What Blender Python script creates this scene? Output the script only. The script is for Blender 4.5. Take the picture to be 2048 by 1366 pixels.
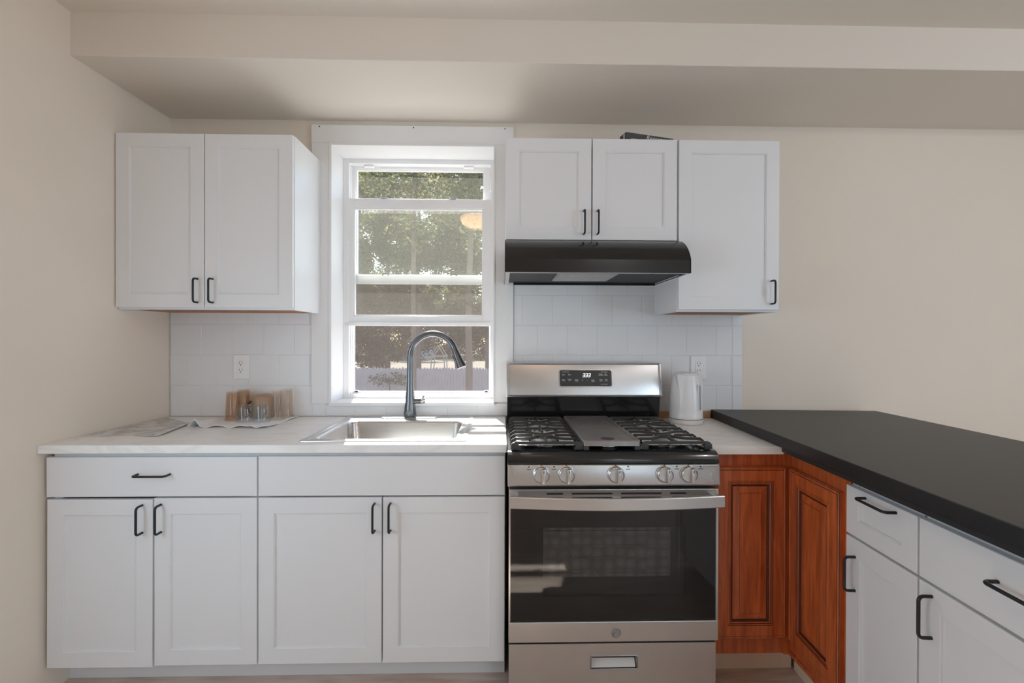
import bpy, bmesh, math, random
from mathutils import Vector, Matrix

# ------------------------------------------------------------------ units: inches, scaled to metres
S = 0.0254
SC = bpy.context.scene
COL = SC.collection
for o in list(bpy.data.objects):
    bpy.data.objects.remove(o)

# ------------------------------------------------------------------ camera
F, YAW, PITCH, ROLL = 933.54, 0.0228, -0.0044, 0.0028
CAM = Vector((-0.8273, -93.6078, 52.0863))
cd = bpy.data.cameras.new('camera')
cd.sensor_fit = 'HORIZONTAL'; cd.sensor_width = 36.0; cd.lens = F / 2048 * 36.0
cd.clip_start = 0.02; cd.clip_end = 500
cam = bpy.data.objects.new('camera', cd); COL.objects.link(cam)
fw = Vector((math.sin(YAW) * math.cos(PITCH), math.cos(YAW) * math.cos(PITCH), math.sin(PITCH)))
r0 = Vector((math.cos(YAW), -math.sin(YAW), 0)); u0 = r0.cross(fw)
rt = math.cos(ROLL) * r0 + math.sin(ROLL) * u0
up = -math.sin(ROLL) * r0 + math.cos(ROLL) * u0
cam.matrix_world = Matrix(((rt.x, up.x, -fw.x, CAM.x * S), (rt.y, up.y, -fw.y, CAM.y * S), (rt.z, up.z, -fw.z, CAM.z * S), (0, 0, 0, 1)))
SC.camera = cam

# ------------------------------------------------------------------ world, sun, exposure
SC.view_settings.view_transform = 'Standard'
SC.view_settings.look = 'None'
SC.view_settings.exposure = 0.0
SC.view_settings.gamma = 1.0
SC.view_settings.use_curve_mapping = False
SC.cycles.transparent_max_bounces = 24
SC.cycles.max_bounces = 12
SC.cycles.diffuse_bounces = 6
SC.cycles.use_denoising = True
SC.cycles.sample_clamp_indirect = 6.0
w = bpy.data.worlds.new('sky'); SC.world = w; w.use_nodes = True
nt = w.node_tree
sky = nt.nodes.new('ShaderNodeTexSky'); sky.sky_type = 'NISHITA'; sky.sun_disc = False
sky.sun_elevation = math.radians(47); sky.sun_rotation = math.radians(-14)
nt.links.new(sky.outputs[0], nt.nodes['Background'].inputs[0])
nt.nodes['Background'].inputs[1].default_value = 0.5


def light(name, kind, loc, energy, color=(1, 1, 1), target=None, size=None, size_y=None, parent=None):
    ld = bpy.data.lights.new(name, kind); ld.energy = energy; ld.color = color
    o = bpy.data.objects.new(name, ld); COL.objects.link(o)
    o.location = Vector(loc) * S
    if target is not None:
        d = (Vector(target) - Vector(loc))
        o.rotation_euler = d.to_track_quat('-Z', 'Y').to_euler()
    if kind == 'AREA':
        ld.shape = 'RECTANGLE'; ld.size = size * S; ld.size_y = (size_y or size) * S
    if kind == 'POINT':
        ld.shadow_soft_size = size * S
    return o


az, el = math.radians(14), math.radians(47)          # sun stands behind the house, a little to the left
sd = Vector((-math.sin(az) * math.cos(el), math.cos(az) * math.cos(el), math.sin(el)))
sun = light('sun', 'SUN', sd * 600, 34.0, (1.0, 0.985, 0.97), target=(0, 0, 0)); sun.data.angle = math.radians(0.6)
# side window daylight, plus two added fill lights at made-up openings (rear, left)
DAY_FILL = (0.745, 0.985, 1.20)
light('daylight_patio_door', 'AREA', (70, -213, 42), 15, DAY_FILL, target=(40, 0, 40), size=68, size_y=76)  # added fill for the floor and low fronts; the patio door is made up
light('daylight_side_window', 'AREA', (155, -120, 54), 46, DAY_FILL, target=(0, -60, 45), size=62, size_y=56)
light('daylight_left_window', 'AREA', (-68, -73, 37), 17, DAY_FILL, target=(60, -62, 12), size=46, size_y=42)  # added fill for the peninsula faces; the left window is made up


# ------------------------------------------------------------------ materials
def nodes(name):
    m = bpy.data.materials.new(name); m.use_nodes = True
    return m, m.node_tree, m.node_tree.nodes['Principled BSDF']


def mat(name, col, rough=0.5, metal=0.0, noise=0.0, nscale=30, bump=0.0, bscale=120, spec=0.5, aniso=0, coat=0.0):
    m, t, b = nodes(name)
    b.inputs['Base Color'].default_value = (*col, 1); b.inputs['Roughness'].default_value = rough
    b.inputs['Metallic'].default_value = metal; b.inputs['Specular IOR Level'].default_value = spec
    b.inputs['Coat Weight'].default_value = coat
    tc = t.nodes.new('ShaderNodeTexCoord')
    if noise:
        n = t.nodes.new('ShaderNodeTexNoise'); n.inputs['Scale'].default_value = nscale; n.inputs['Detail'].default_value = 4
        t.links.new(tc.outputs['Object'], n.inputs['Vector'])
        mx = t.nodes.new('ShaderNodeMix'); mx.data_type = 'RGBA'
        mx.inputs[6].default_value = (*[c * (1 - noise) for c in col], 1); mx.inputs[7].default_value = (*[min(1, c * (1 + noise)) for c in col], 1)
        t.links.new(n.outputs[0], mx.inputs[0]); t.links.new(mx.outputs[2], b.inputs['Base Color'])
    if bump:
        n = t.nodes.new('ShaderNodeTexNoise'); n.inputs['Scale'].default_value = bscale; n.inputs['Detail'].default_value = 3
        t.links.new(tc.outputs['Object'], n.inputs['Vector'])
        bp = t.nodes.new('ShaderNodeBump'); bp.inputs['Strength'].default_value = bump; bp.inputs['Distance'].default_value = 0.002
        t.links.new(n.outputs[0], bp.inputs['Height']); t.links.new(bp.outputs[0], b.inputs['Normal'])
    if aniso:
        b.inputs['Anisotropic'].default_value = aniso
        tg = t.nodes.new('ShaderNodeTangent'); tg.direction_type = 'RADIAL'; tg.axis = 'Z'
        t.links.new(tg.outputs[0], b.inputs['Tangent'])
    return m


def steel(name, col=(0.68, 0.68, 0.68), rough=0.30, aniso=0.6, stain=0.08):
    m, t, b = nodes(name)
    b.inputs['Metallic'].default_value = 1.0
    b.inputs['Anisotropic'].default_value = aniso
    tc = t.nodes.new('ShaderNodeTexCoord')
    mp = t.nodes.new('ShaderNodeMapping'); mp.inputs['Scale'].default_value = (2, 2, 260)
    t.links.new(tc.outputs['Object'], mp.inputs[0])
    n = t.nodes.new('ShaderNodeTexNoise'); n.inputs['Scale'].default_value = 3; n.inputs['Detail'].default_value = 3
    t.links.new(mp.outputs[0], n.inputs['Vector'])
    mr = t.nodes.new('ShaderNodeMapRange'); mr.inputs[3].default_value = rough - 0.05; mr.inputs[4].default_value = rough + 0.08
    t.links.new(n.outputs[0], mr.inputs[0]); t.links.new(mr.outputs[0], b.inputs['Roughness'])
    n2 = t.nodes.new('ShaderNodeTexNoise'); n2.inputs['Scale'].default_value = 9; n2.inputs['Detail'].default_value = 6
    t.links.new(tc.outputs['Object'], n2.inputs['Vector'])
    mx = t.nodes.new('ShaderNodeMix'); mx.data_type = 'RGBA'
    mx.inputs[6].default_value = (*[c * (1 - stain) for c in col], 1); mx.inputs[7].default_value = (*[c * (1 + stain) for c in col], 1)
    t.links.new(n2.outputs[0], mx.inputs[0]); t.links.new(mx.outputs[2], b.inputs['Base Color'])
    tg = t.nodes.new('ShaderNodeTangent'); tg.direction_type = 'RADIAL'; tg.axis = 'Z'
    t.links.new(tg.outputs[0], b.inputs['Tangent'])
    return m


def clear(name, tint, ior=1.45, gloss=(1, 1, 1), mist=0.0, mistcol=(0.6, 0.6, 0.6), rough=0.0):
    """thin clear sheet: see-through with a mirror reflection, plus an optional dusty film"""
    m = bpy.data.materials.new(name); m.use_nodes = True; t = m.node_tree; t.nodes.clear()
    out = t.nodes.new('ShaderNodeOutputMaterial')
    tr = t.nodes.new('ShaderNodeBsdfTransparent'); tr.inputs[0].default_value = (*tint, 1)
    gl = t.nodes.new('ShaderNodeBsdfGlossy'); gl.inputs[0].default_value = (*gloss, 1); gl.inputs[1].default_value = rough
    fr = t.nodes.new('ShaderNodeFresnel')
    ge = t.nodes.new('ShaderNodeNewGeometry'); mi_ = t.nodes.new('ShaderNodeMapRange'); mi_.inputs[3].default_value = ior; mi_.inputs[4].default_value = 1 / ior
    t.links.new(ge.outputs['Backfacing'], mi_.inputs[0]); t.links.new(mi_.outputs[0], fr.inputs[0])
    mx = t.nodes.new('ShaderNodeMixShader')
    t.links.new(fr.outputs[0], mx.inputs[0]); t.links.new(tr.outputs[0], mx.inputs[1]); t.links.new(gl.outputs[0], mx.inputs[2])
    last = mx
    if mist:
        df = t.nodes.new('ShaderNodeBsdfDiffuse'); df.inputs[0].default_value = (*mistcol, 1)
        ts = t.nodes.new('ShaderNodeBsdfTranslucent'); ts.inputs[0].default_value = (*mistcol, 1)
        ad = t.nodes.new('ShaderNodeMixShader'); ad.inputs[0].default_value = 0.5
        t.links.new(df.outputs[0], ad.inputs[1]); t.links.new(ts.outputs[0], ad.inputs[2])
        m2 = t.nodes.new('ShaderNodeMixShader'); m2.inputs[0].default_value = mist
        t.links.new(mx.outputs[0], m2.inputs[1]); t.links.new(ad.outputs[0], m2.inputs[2]); last = m2
    t.links.new(last.outputs[0], out.inputs[0])
    return m


def marble(name):
    m, t, b = nodes(name); b.inputs['Roughness'].default_value = 0.28
    tc = t.nodes.new('ShaderNodeTexCoord')
    mp = t.nodes.new('ShaderNodeMapping'); mp.inputs['Rotation'].default_value = (0, 0, 0.5); mp.inputs['Scale'].default_value = (1.2, 3.2, 2)
    t.links.new(tc.outputs['Object'], mp.inputs[0])
    n = t.nodes.new('ShaderNodeTexNoise'); n.inputs['Scale'].default_value = 2.2; n.inputs['Detail'].default_value = 8; n.inputs['Distortion'].default_value = 1.6
    t.links.new(mp.outputs[0], n.inputs['Vector'])
    r = t.nodes.new('ShaderNodeValToRGB')
    r.color_ramp.elements[0].position = 0.44; r.color_ramp.elements[0].color = (0.92, 0.915, 0.905, 1)
    r.color_ramp.elements[1].position = 0.56; r.color_ramp.elements[1].color = (0.92, 0.915, 0.905, 1)
    e = r.color_ramp.elements.new(0.5); e.color = (0.85, 0.842, 0.83, 1)
    t.links.new(n.outputs[0], r.inputs[0]); t.links.new(r.outputs[0], b.inputs['Base Color'])
    return m


def wood(name, c1, c2, rough, scale=(9, 9, 0.9), coat=0.0, ns=6):
    m, t, b = nodes(name); b.inputs['Roughness'].default_value = rough; b.inputs['Coat Weight'].default_value = coat
    b.inputs['Coat Roughness'].default_value = 0.25
    tc = t.nodes.new('ShaderNodeTexCoord'); mp = t.nodes.new('ShaderNodeMapping'); mp.inputs['Scale'].default_value = scale
    t.links.new(tc.outputs['Object'], mp.inputs[0])
    n = t.nodes.new('ShaderNodeTexNoise'); n.inputs['Scale'].default_value = ns; n.inputs['Detail'].default_value = 7; n.inputs['Distortion'].default_value = 0.6
    t.links.new(mp.outputs[0], n.inputs['Vector'])
    r = t.nodes.new('ShaderNodeValToRGB')
    r.color_ramp.elements[0].position = 0.32; r.color_ramp.elements[0].color = (*c1, 1)
    r.color_ramp.elements[1].position = 0.68; r.color_ramp.elements[1].color = (*c2, 1)
    t.links.new(n.outputs[0], r.inputs[0]); t.links.new(r.outputs[0], b.inputs['Base Color'])
    return m


def emit(name, col, s):
    m, t, b = nodes(name)
    b.inputs['Base Color'].default_value = (*col, 1)
    b.inputs['Emission Color'].default_value = (*col, 1); b.inputs['Emission Strength'].default_value = s
    return m


def leafmat(name, c1, c2, trans=0.35):
    m = bpy.data.materials.new(name); m.use_nodes = True; t = m.node_tree; t.nodes.clear()
    out = t.nodes.new('ShaderNodeOutputMaterial')
    g = t.nodes.new('ShaderNodeNewGeometry'); r = t.nodes.new('ShaderNodeValToRGB')
    r.color_ramp.elements[0].color = (*c1, 1); r.color_ramp.elements[1].color = (*c2, 1)
    t.links.new(g.outputs['Random Per Island'], r.inputs[0])
    d = t.nodes.new('ShaderNodeBsdfDiffuse'); s = t.nodes.new('ShaderNodeBsdfTranslucent'); mx = t.nodes.new('ShaderNodeMixShader')
    mx.inputs[0].default_value = trans
    t.links.new(r.outputs[0], d.inputs[0]); t.links.new(r.outputs[0], s.inputs[0])
    t.links.new(d.outputs[0], mx.inputs[1]); t.links.new(s.outputs[0], mx.inputs[2]); t.links.new(mx.outputs[0], out.inputs[0])
    return m


WALLC = (0.83, 0.748, 0.652)
M_WALL = mat('beige_wall_paint', WALLC, 0.75, noise=0.02, nscale=3, bump=0.06, bscale=300)
M_CEIL = mat('beige_ceiling_paint', (0.77, 0.705, 0.625), 0.8, bump=0.05, bscale=200)
M_WHITE = mat('white_cabinet_paint', (0.80, 0.805, 0.82), 0.38)
M_TRIM = mat('white_trim_paint', (0.82, 0.82, 0.825), 0.45, noise=0.02, nscale=8)
M_VINYL = mat('white_vinyl', (0.85, 0.85, 0.86), 0.3)
M_TILE = mat('white_painted_tile', (0.80, 0.805, 0.815), 0.35, noise=0.02, nscale=14)
M_GROUT = mat('painted_grout', (0.76, 0.765, 0.775), 0.6)
M_BOX = mat('cabinet_box_white', (0.72, 0.72, 0.725), 0.5)
M_RAW = wood('raw_cabinet_wood', (0.36, 0.14, 0.06), (0.46, 0.20, 0.09), 0.6)
M_PULL = mat('dark_metal_pull', (0.035, 0.035, 0.038), 0.32, 0.6)
M_MARBLE = marble('white_marble_laminate')
M_FLOOR = wood('brown_floor', (0.54, 0.415, 0.345), (0.74, 0.62, 0.535), 0.42, scale=(0.9, 6, 6), ns=5)
M_STEEL = steel('brushed_steel')
M_SINK = steel('sink_steel', (0.70, 0.70, 0.70), 0.24, 0.0, 0.03)
M_SATIN = mat('satin_nickel', (0.40, 0.41, 0.42), 0.24, 1.0)
M_FAUCET = mat('dark_stainless', (0.20, 0.21, 0.225), 0.26, 1.0)
M_BLACK = mat('black_enamel', (0.012, 0.012, 0.013), 0.18, coat=0.3)
M_HOOD = mat('black_hood_paint', (0.012, 0.0115, 0.011), 0.2)
M_BLACKMATTE = mat('matte_black', (0.018, 0.018, 0.018), 0.55)
M_IRON = mat('cast_iron', (0.042, 0.041, 0.04), 0.4, bump=0.25, bscale=500)
M_GRIDDLE = mat('griddle_metal', (0.33, 0.31, 0.295), 0.38, 0.75, noise=0.3, nscale=16)
M_FOIL = mat('aluminium_foil', (0.90, 0.90, 0.90), 0.32, 0.5, bump=1.0, bscale=55)
M_ALU = mat('burner_aluminium', (0.5, 0.5, 0.5), 0.4, 0.9)
M_SLAB = mat('black_slab', (0.011, 0.011, 0.0115), 0.42, noise=0.5, nscale=260, spec=0.6)
M_CHERRY = wood('cherry_wood', (0.38, 0.080, 0.02), (0.66, 0.158, 0.045), 0.33, coat=0.25)
M_GLAZE = mat('dark_cherry_glaze', (0.085, 0.018, 0.007), 0.45)
M_KICK = mat('beige_kick_board', (0.84, 0.67, 0.52), 0.6, noise=0.04, nscale=5)
M_PINE = wood('raw_pine', (0.50, 0.29, 0.15), (0.60, 0.37, 0.20), 0.7, scale=(1, 8, 8))
M_PLASTIC = mat('white_plastic', (0.82, 0.82, 0.83), 0.25)
M_PLATE = mat('outlet_plastic', (0.88, 0.88, 0.88), 0.35)
M_SLOT = mat('slot_dark', (0.06, 0.055, 0.05), 0.7)
M_GLASS = clear('window_glass', (0.96, 0.97, 0.96), 1.45, mist=0.045, mistcol=(0.42, 0.41, 0.36))
M_SCREEN = clear('insect_screen', (0.93, 0.93, 0.93), 1.0, mist=0.24, mistcol=(0.115, 0.10, 0.09))
M_OVENGLASS = clear('oven_glass', (0.66, 0.66, 0.66), 1.45)
M_AMBER = clear('amber_tumbler_glass', (0.92, 0.84, 0.76), 1.45, mist=0.05, mistcol=(0.5, 0.33, 0.22))
M_AMBER2 = clear('pale_amber_glass', (0.97, 0.945, 0.915), 1.45, mist=0.012, mistcol=(0.5, 0.38, 0.28))
M_CLEARG = clear('clear_drinking_glass', (0.91, 0.94, 0.955), 1.6)
M_BROWN = mat('brown_glazed_cup', (0.42, 0.29, 0.20), 0.3)
M_CLOTH = mat('white_cotton', (0.90, 0.90, 0.91), 0.9, bump=0.5, bscale=700)
M_CHROME = mat('chrome', (0.8, 0.8, 0.8), 0.08, 1.0)
M_LAMPGLASS = bpy.data.materials.new('warm_lamp_glass'); M_LAMPGLASS.use_nodes = True
_t = M_LAMPGLASS.node_tree; _t.nodes.clear(); _o = _t.nodes.new('ShaderNodeOutputMaterial'); _m = _t.nodes.new('ShaderNodeMixShader'); _m.inputs[0].default_value = 0.5
_a = _t.nodes.new('ShaderNodeBsdfTransparent'); _b = _t.nodes.new('ShaderNodeEmission'); _b.inputs[0].default_value = (1.0, 0.58, 0.33, 1); _b.inputs[1].default_value = 11
_t.links.new(_a.outputs[0], _m.inputs[1]); _t.links.new(_b.outputs[0], _m.inputs[2]); _t.links.new(_m.outputs[0], _o.inputs[0])
M_LED = emit('display_digits', (1.0, 1.0, 1.0), 1.2)
M_PRINT = mat('white_print', (0.75, 0.75, 0.75), 0.5)
M_INK = mat('dark_print', (0.05, 0.05, 0.05), 0.5)
M_CARD = mat('dark_carton', (0.055, 0.058, 0.065), 0.5)
M_CARDL = mat('grey_carton_band', (0.45, 0.44, 0.43), 0.55)
M_BARK = mat('tree_bark', (0.21, 0.155, 0.12), 0.9, noise=0.35, nscale=4)
M_FENCE = mat('weathered_fence_wood', (0.52, 0.46, 0.46), 0.9, noise=0.14, nscale=3)
M_LEAF1 = leafmat('leaves_mid_green', (0.05, 0.06, 0.024), (0.19, 0.195, 0.085))
M_LEAF2 = leafmat('leaves_dark', (0.035, 0.04, 0.018), (0.12, 0.11, 0.05), 0.25)
M_LEAF3 = leafmat('leaves_olive_brown', (0.06, 0.05, 0.025), (0.19, 0.165, 0.08))


def leaflet_mat():
    m, t, b = nodes('printed_leaflet_paper'); b.inputs['Roughness'].default_value = 0.35
    tc = t.nodes.new('ShaderNodeTexCoord')
    n = t.nodes.new('ShaderNodeTexNoise'); n.inputs['Scale'].default_value = 13; n.inputs['Detail'].default_value = 5; n.inputs['Distortion'].default_value = 1.2
    t.links.new(tc.outputs['Object'], n.inputs['Vector'])
    r = t.nodes.new('ShaderNodeValToRGB')
    r.color_ramp.elements[0].position = 0.35; r.color_ramp.elements[0].color = (0.42, 0.41, 0.40, 1)
    r.color_ramp.elements[1].position = 0.60; r.color_ramp.elements[1].color = (0.76, 0.75, 0.74, 1)
    t.links.new(n.outputs[0], r.inputs[0]); t.links.new(r.outputs[0], b.inputs['Base Color'])
    return m


def ovenscreen_mat():
    m, t, b = nodes('oven_dot_screen'); b.inputs['Roughness'].default_value = 0.6
    tc = t.nodes.new('ShaderNodeTexCoord'); mp = t.nodes.new('ShaderNodeMapping'); mp.inputs['Scale'].default_value = (25, 1, 25)
    t.links.new(tc.outputs['Object'], mp.inputs[0])
    v = t.nodes.new('ShaderNodeTexVoronoi'); v.inputs['Scale'].default_value = 1.0; v.inputs['Randomness'].default_value = 0.35
    t.links.new(mp.outputs[0], v.inputs['Vector'])
    r = t.nodes.new('ShaderNodeValToRGB')
    r.color_ramp.elements[0].position = 0.1; r.color_ramp.elements[0].color = (0.42, 0.40, 0.385, 1)
    r.color_ramp.elements[1].position = 0.6; r.color_ramp.elements[1].color = (0.22, 0.21, 0.205, 1)
    t.links.new(v.outputs[0], r.inputs[0]); t.links.new(r.outputs[0], b.inputs['Base Color'])
    return m


def ground_mat():
    m, t, b = nodes('yard_ground'); b.inputs['Roughness'].default_value = 0.95
    g = t.nodes.new('ShaderNodeNewGeometry'); sp = t.nodes.new('ShaderNodeSeparateXYZ')
    t.links.new(g.outputs['Position'], sp.inputs[0])
    n = t.nodes.new('ShaderNodeTexNoise'); n.inputs['Scale'].default_value = 0.35; n.inputs['Detail'].default_value = 8
    t.links.new(g.outputs['Position'], n.inputs['Vector'])
    ad = t.nodes.new('ShaderNodeMath'); ad.operation = 'MULTIPLY_ADD'; ad.inputs[1].default_value = 8.0
    t.links.new(n.outputs[0], ad.inputs[0]); t.links.new(sp.outputs['Y'], ad.inputs[2])
    mr = t.nodes.new('ShaderNodeMapRange'); mr.inputs[1].default_value = 47; mr.inputs[2].default_value = 53
    t.links.new(ad.outputs[0], mr.inputs[0])
    mx = t.nodes.new('ShaderNodeMix'); mx.data_type = 'RGBA'
    mx.inputs[6].default_value = (0.085, 0.065, 0.042, 1); mx.inputs[7].default_value = (0.075, 0.07, 0.034, 1)
    t.links.new(mr.outputs[0], mx.inputs[0]); t.links.new(mx.outputs[2], b.inputs['Base Color'])
    return m


M_LEAFLET, M_OVENSCR, M_GROUND = leaflet_mat(), ovenscreen_mat(), ground_mat()


# ------------------------------------------------------------------ object helpers
def tag(o, label=None, cat=None, group=None, kind=None):
    if label: o['label'] = label
    if cat: o['category'] = cat
    if group: o['group'] = group
    if kind: o['kind'] = kind
    return o


def thing(name, label, cat, loc=(0, 0, 0), rz=0.0, group=None, kind=None):
    o = bpy.data.objects.new(name, None); COL.objects.link(o)
    o.empty_display_size = 0.05
    o.location = Vector(loc) * S; o.rotation_euler = (0, 0, rz)
    o['frame'] = 1
    del o['frame']
    return tag(o, label, cat, group, kind)


def rootmat(root):
    m = Matrix.Translation(root.location) @ root.rotation_euler.to_matrix().to_4x4()
    if root.parent:
        m = rootmat(root.parent) @ m
    return m


def obj(name, bm, mats, parent=None, smooth=None, local=False, label=None, origin=None):
    """link a bmesh (inches) as one mesh object; local: coordinates already in the parent's frame"""
    if not isinstance(mats, (list, tuple)): mats = [mats]
    bmesh.ops.recalc_face_normals(bm, faces=bm.faces[:])
    me = bpy.data.meshes.new(name)
    bmesh.ops.scale(bm, vec=(S, S, S), verts=bm.verts[:])
    off = Vector((0, 0, 0))
    if parent is not None and not local:
        inv = rootmat(parent).inverted()
        bmesh.ops.transform(bm, matrix=inv, verts=bm.verts[:])
    if bm.verts:
        lo = Vector((min(v.co.x for v in bm.verts), min(v.co.y for v in bm.verts), min(v.co.z for v in bm.verts)))
        hi = Vector((max(v.co.x for v in bm.verts), max(v.co.y for v in bm.verts), max(v.co.z for v in bm.verts)))
        off = (lo + hi) / 2; off.z = lo.z
        bmesh.ops.translate(bm, vec=-off, verts=bm.verts[:])
    bm.to_mesh(me); bm.free()
    for m in mats: me.materials.append(m)
    if smooth is not None:
        for p in me.polygons: p.use_smooth = True
        me.set_sharp_from_angle(angle=math.radians(smooth))
    o = bpy.data.objects.new(name, me); COL.objects.link(o)
    o.location = off
    if parent is not None: o.parent = parent
    if label: o['label'] = label
    return o


def B(): return bmesh.new()


def box(bm, x0, x1, y0, y1, z0, z1, bev=0.0, seg=2, mi=0):
    x0, x1 = min(x0, x1), max(x0, x1); y0, y1 = min(y0, y1), max(y0, y1); z0, z1 = min(z0, z1), max(z0, z1)
    vs = [bm.verts.new(p) for p in ((x0, y0, z0), (x1, y0, z0), (x1, y1, z0), (x0, y1, z0), (x0, y0, z1), (x1, y0, z1), (x1, y1, z1), (x0, y1, z1))]
    fs = [bm.faces.new([vs[i] for i in f]) for f in ((3, 2, 1, 0), (4, 5, 6, 7), (0, 1, 5, 4), (1, 2, 6, 5), (2, 3, 7, 6), (3, 0, 4, 7))]
    for f in fs: f.material_index = mi
    if bev > 0:
        es = list({e for f in fs for e in f.edges})
        r = bmesh.ops.bevel(bm, geom=es, offset=bev, segments=seg, affect='EDGES', profile=0.5)
        for f in r['faces']: f.material_index = mi
    return vs


def prism(bm, pts, z0, z1, bev=0.0):
    """polygon pts (x,y) extruded in z"""
    a = [bm.verts.new((p[0], p[1], z0)) for p in pts]; b = [bm.verts.new((p[0], p[1], z1)) for p in pts]
    n = len(pts); fs = [bm.faces.new(a[::-1]), bm.faces.new(b)]
    for i in range(n): fs.append(bm.faces.new((a[i], a[(i + 1) % n], b[(i + 1) % n], b[i])))
    if bev:
        bmesh.ops.bevel(bm, geom=list({e for f in fs for e in f.edges}), offset=bev, segments=2, affect='EDGES', profile=0.5)


def xprism(bm, pts, x0, x1, bev=0.0):
    """profile pts (y,z) extruded along x"""
    a = [bm.verts.new((x0, p[0], p[1])) for p in pts]; b = [bm.verts.new((x1, p[0], p[1])) for p in pts]
    n = len(pts); fs = [bm.faces.new(a), bm.faces.new(b[::-1])]
    for i in range(n): fs.append(bm.faces.new((a[i], b[i], b[(i + 1) % n], a[(i + 1) % n])))
    if bev:
        bmesh.ops.bevel(bm, geom=list({e for f in fs for e in f.edges}), offset=bev, segments=2, affect='EDGES', profile=0.5)


def sweep(bm, pts, prof, up=(0, 0, 1), closed=False, caps=True, scale=None):
    """sweep a closed 2D profile [(a,b)] along pts; a across, b along 'up'"""
    pts = [Vector(p) for p in pts]; n = len(pts); rings = []; upv = Vector(up)
    for i, p in enumerate(pts):
        if closed: t = pts[(i + 1) % n] - pts[i - 1]
        else: t = pts[min(i + 1, n - 1)] - pts[max(i - 1, 0)]
        t.normalize()
        side = t.cross(upv)
        if side.length < 1e-4: side = t.cross(Vector((1, 0, 0)))
        side.normalize(); u = side.cross(t).normalized()
        k = scale[i] if scale else 1.0
        rings.append([bm.verts.new(p + side * a * k + u * b * k) for a, b in prof])
    m = len(prof); rng = n if closed else n - 1
    for i in range(rng):
        A, Bq = rings[i], rings[(i + 1) % n]
        for j in range(m): bm.faces.new((A[j], A[(j + 1) % m], Bq[(j + 1) % m], Bq[j]))
    if caps and not closed:
        bm.faces.new(rings[0][::-1]); bm.faces.new(rings[-1])


def circ(r, n=12): return [(r * math.cos(2 * math.pi * i / n), r * math.sin(2 * math.pi * i / n)) for i in range(n)]


def tube(bm, pts, r, n=12, up=(0, 0, 1), scale=None, closed=False):
    """round tube with parallel transport"""
    pts = [Vector(p) for p in pts]; N = len(pts)
    t0 = (pts[1] - pts[0]).normalized(); nrm = t0.orthogonal().normalized(); rings = []
    for i, p in enumerate(pts):
        t = ((pts[(i + 1) % N] - pts[i - 1]) if closed else (pts[min(i + 1, N - 1)] - pts[max(i - 1, 0)])).normalized()
        nrm = (nrm - t * nrm.dot(t)).normalized(); bn = t.cross(nrm)
        k = (scale[i] if scale else 1.0) * r
        rings.append([bm.verts.new(p + nrm * k * math.cos(2 * math.pi * j / n) + bn * k * math.sin(2 * math.pi * j / n)) for j in range(n)])
    for i in range(N if closed else N - 1):
        A, Bq = rings[i], rings[(i + 1) % N]
        for j in range(n): bm.faces.new((A[j], A[(j + 1) % n], Bq[(j + 1) % n], Bq[j]))
    if not closed:
        bm.faces.new(rings[0][::-1]); bm.faces.new(rings[-1])


def lathe(bm, prof, c=(0, 0, 0), n=40, axis='z', closed=False):
    """revolve (r,h) profile; axis z, or y (h runs along -y, towards the room)"""
    rings = []
    for r, h in prof:
        ring = []
        for i in range(n):
            a = 2 * math.pi * i / n
            p = (r * math.cos(a), r * math.sin(a), h) if axis == 'z' else (r * math.cos(a), -h, r * math.sin(a))
            ring.append(bm.verts.new(Vector(c) + Vector(p)))
        rings.append(ring)
    m = len(prof)
    for k in range(m if closed else m - 1):
        A, Bq = rings[k], rings[(k + 1) % m]
        for i in range(n): bm.faces.new((A[i], A[(i + 1) % n], Bq[(i + 1) % n], Bq[i]))
    if not closed:
        if prof[0][0] > 1e-6: bm.faces.new(rings[0][::-1])
        if prof[-1][0] > 1e-6: bm.faces.new(rings[-1])
    bmesh.ops.remove_doubles(bm, verts=bm.verts[:], dist=1e-5)


def loops(bm, x0, x1, z0, z1, yf, prof, mis=None):
    """a slab facing -y built of concentric rectangles: prof [(inset, depth behind yf)], first entry is the back"""
    rs = []
    for ins, dp in prof:
        y = yf + dp
        rs.append([bm.verts.new(p) for p in ((x0 + ins, y, z0 + ins), (x1 - ins, y, z0 + ins), (x1 - ins, y, z1 - ins), (x0 + ins, y, z1 - ins))])
    for k in range(len(rs) - 1):
        for i in range(4):
            f = bm.faces.new((rs[k][i], rs[k][(i + 1) % 4], rs[k + 1][(i + 1) % 4], rs[k + 1][i]))
            if mis: f.material_index = mis[k]
    bm.faces.new(rs[0][::-1]); f = bm.faces.new(rs[-1])
    if mis: f.material_index = mis[-1]


SHAKER = lambda rail: [(0, 0.75), (0, 0.05), (0.05, 0), (rail, 0), (rail + 0.03, 0.09), (rail + 0.14, 0.11), (rail + 0.17, 0.30)]
SLABF = [(0, 0.75), (0, 0.05), (0.05, 0)]
RAISED = [(0, 0.8), (0, 0.16), (0.10, 0.16), (0.14, 0.08), (0.24, 0.0), (0.36, 0.02), (0.42, 0.08), (0.50, 0.03), (2.05, 0.0), (2.10, 0.09), (2.16, 0.02), (2.30, 0.0), (2.40, 0.10), (2.46, 0.05),
          (2.60, 0.10), (2.66, 0.22), (2.80, 0.30), (2.95, 0.28), (3.85, 0.06), (3.90, 0.02)]
RAISEDM = [0, 0, 1, 0, 0, 0, 1, 0, 1, 0, 0, 1, 0, 0, 1, 1, 1, 0, 1, 0]


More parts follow.
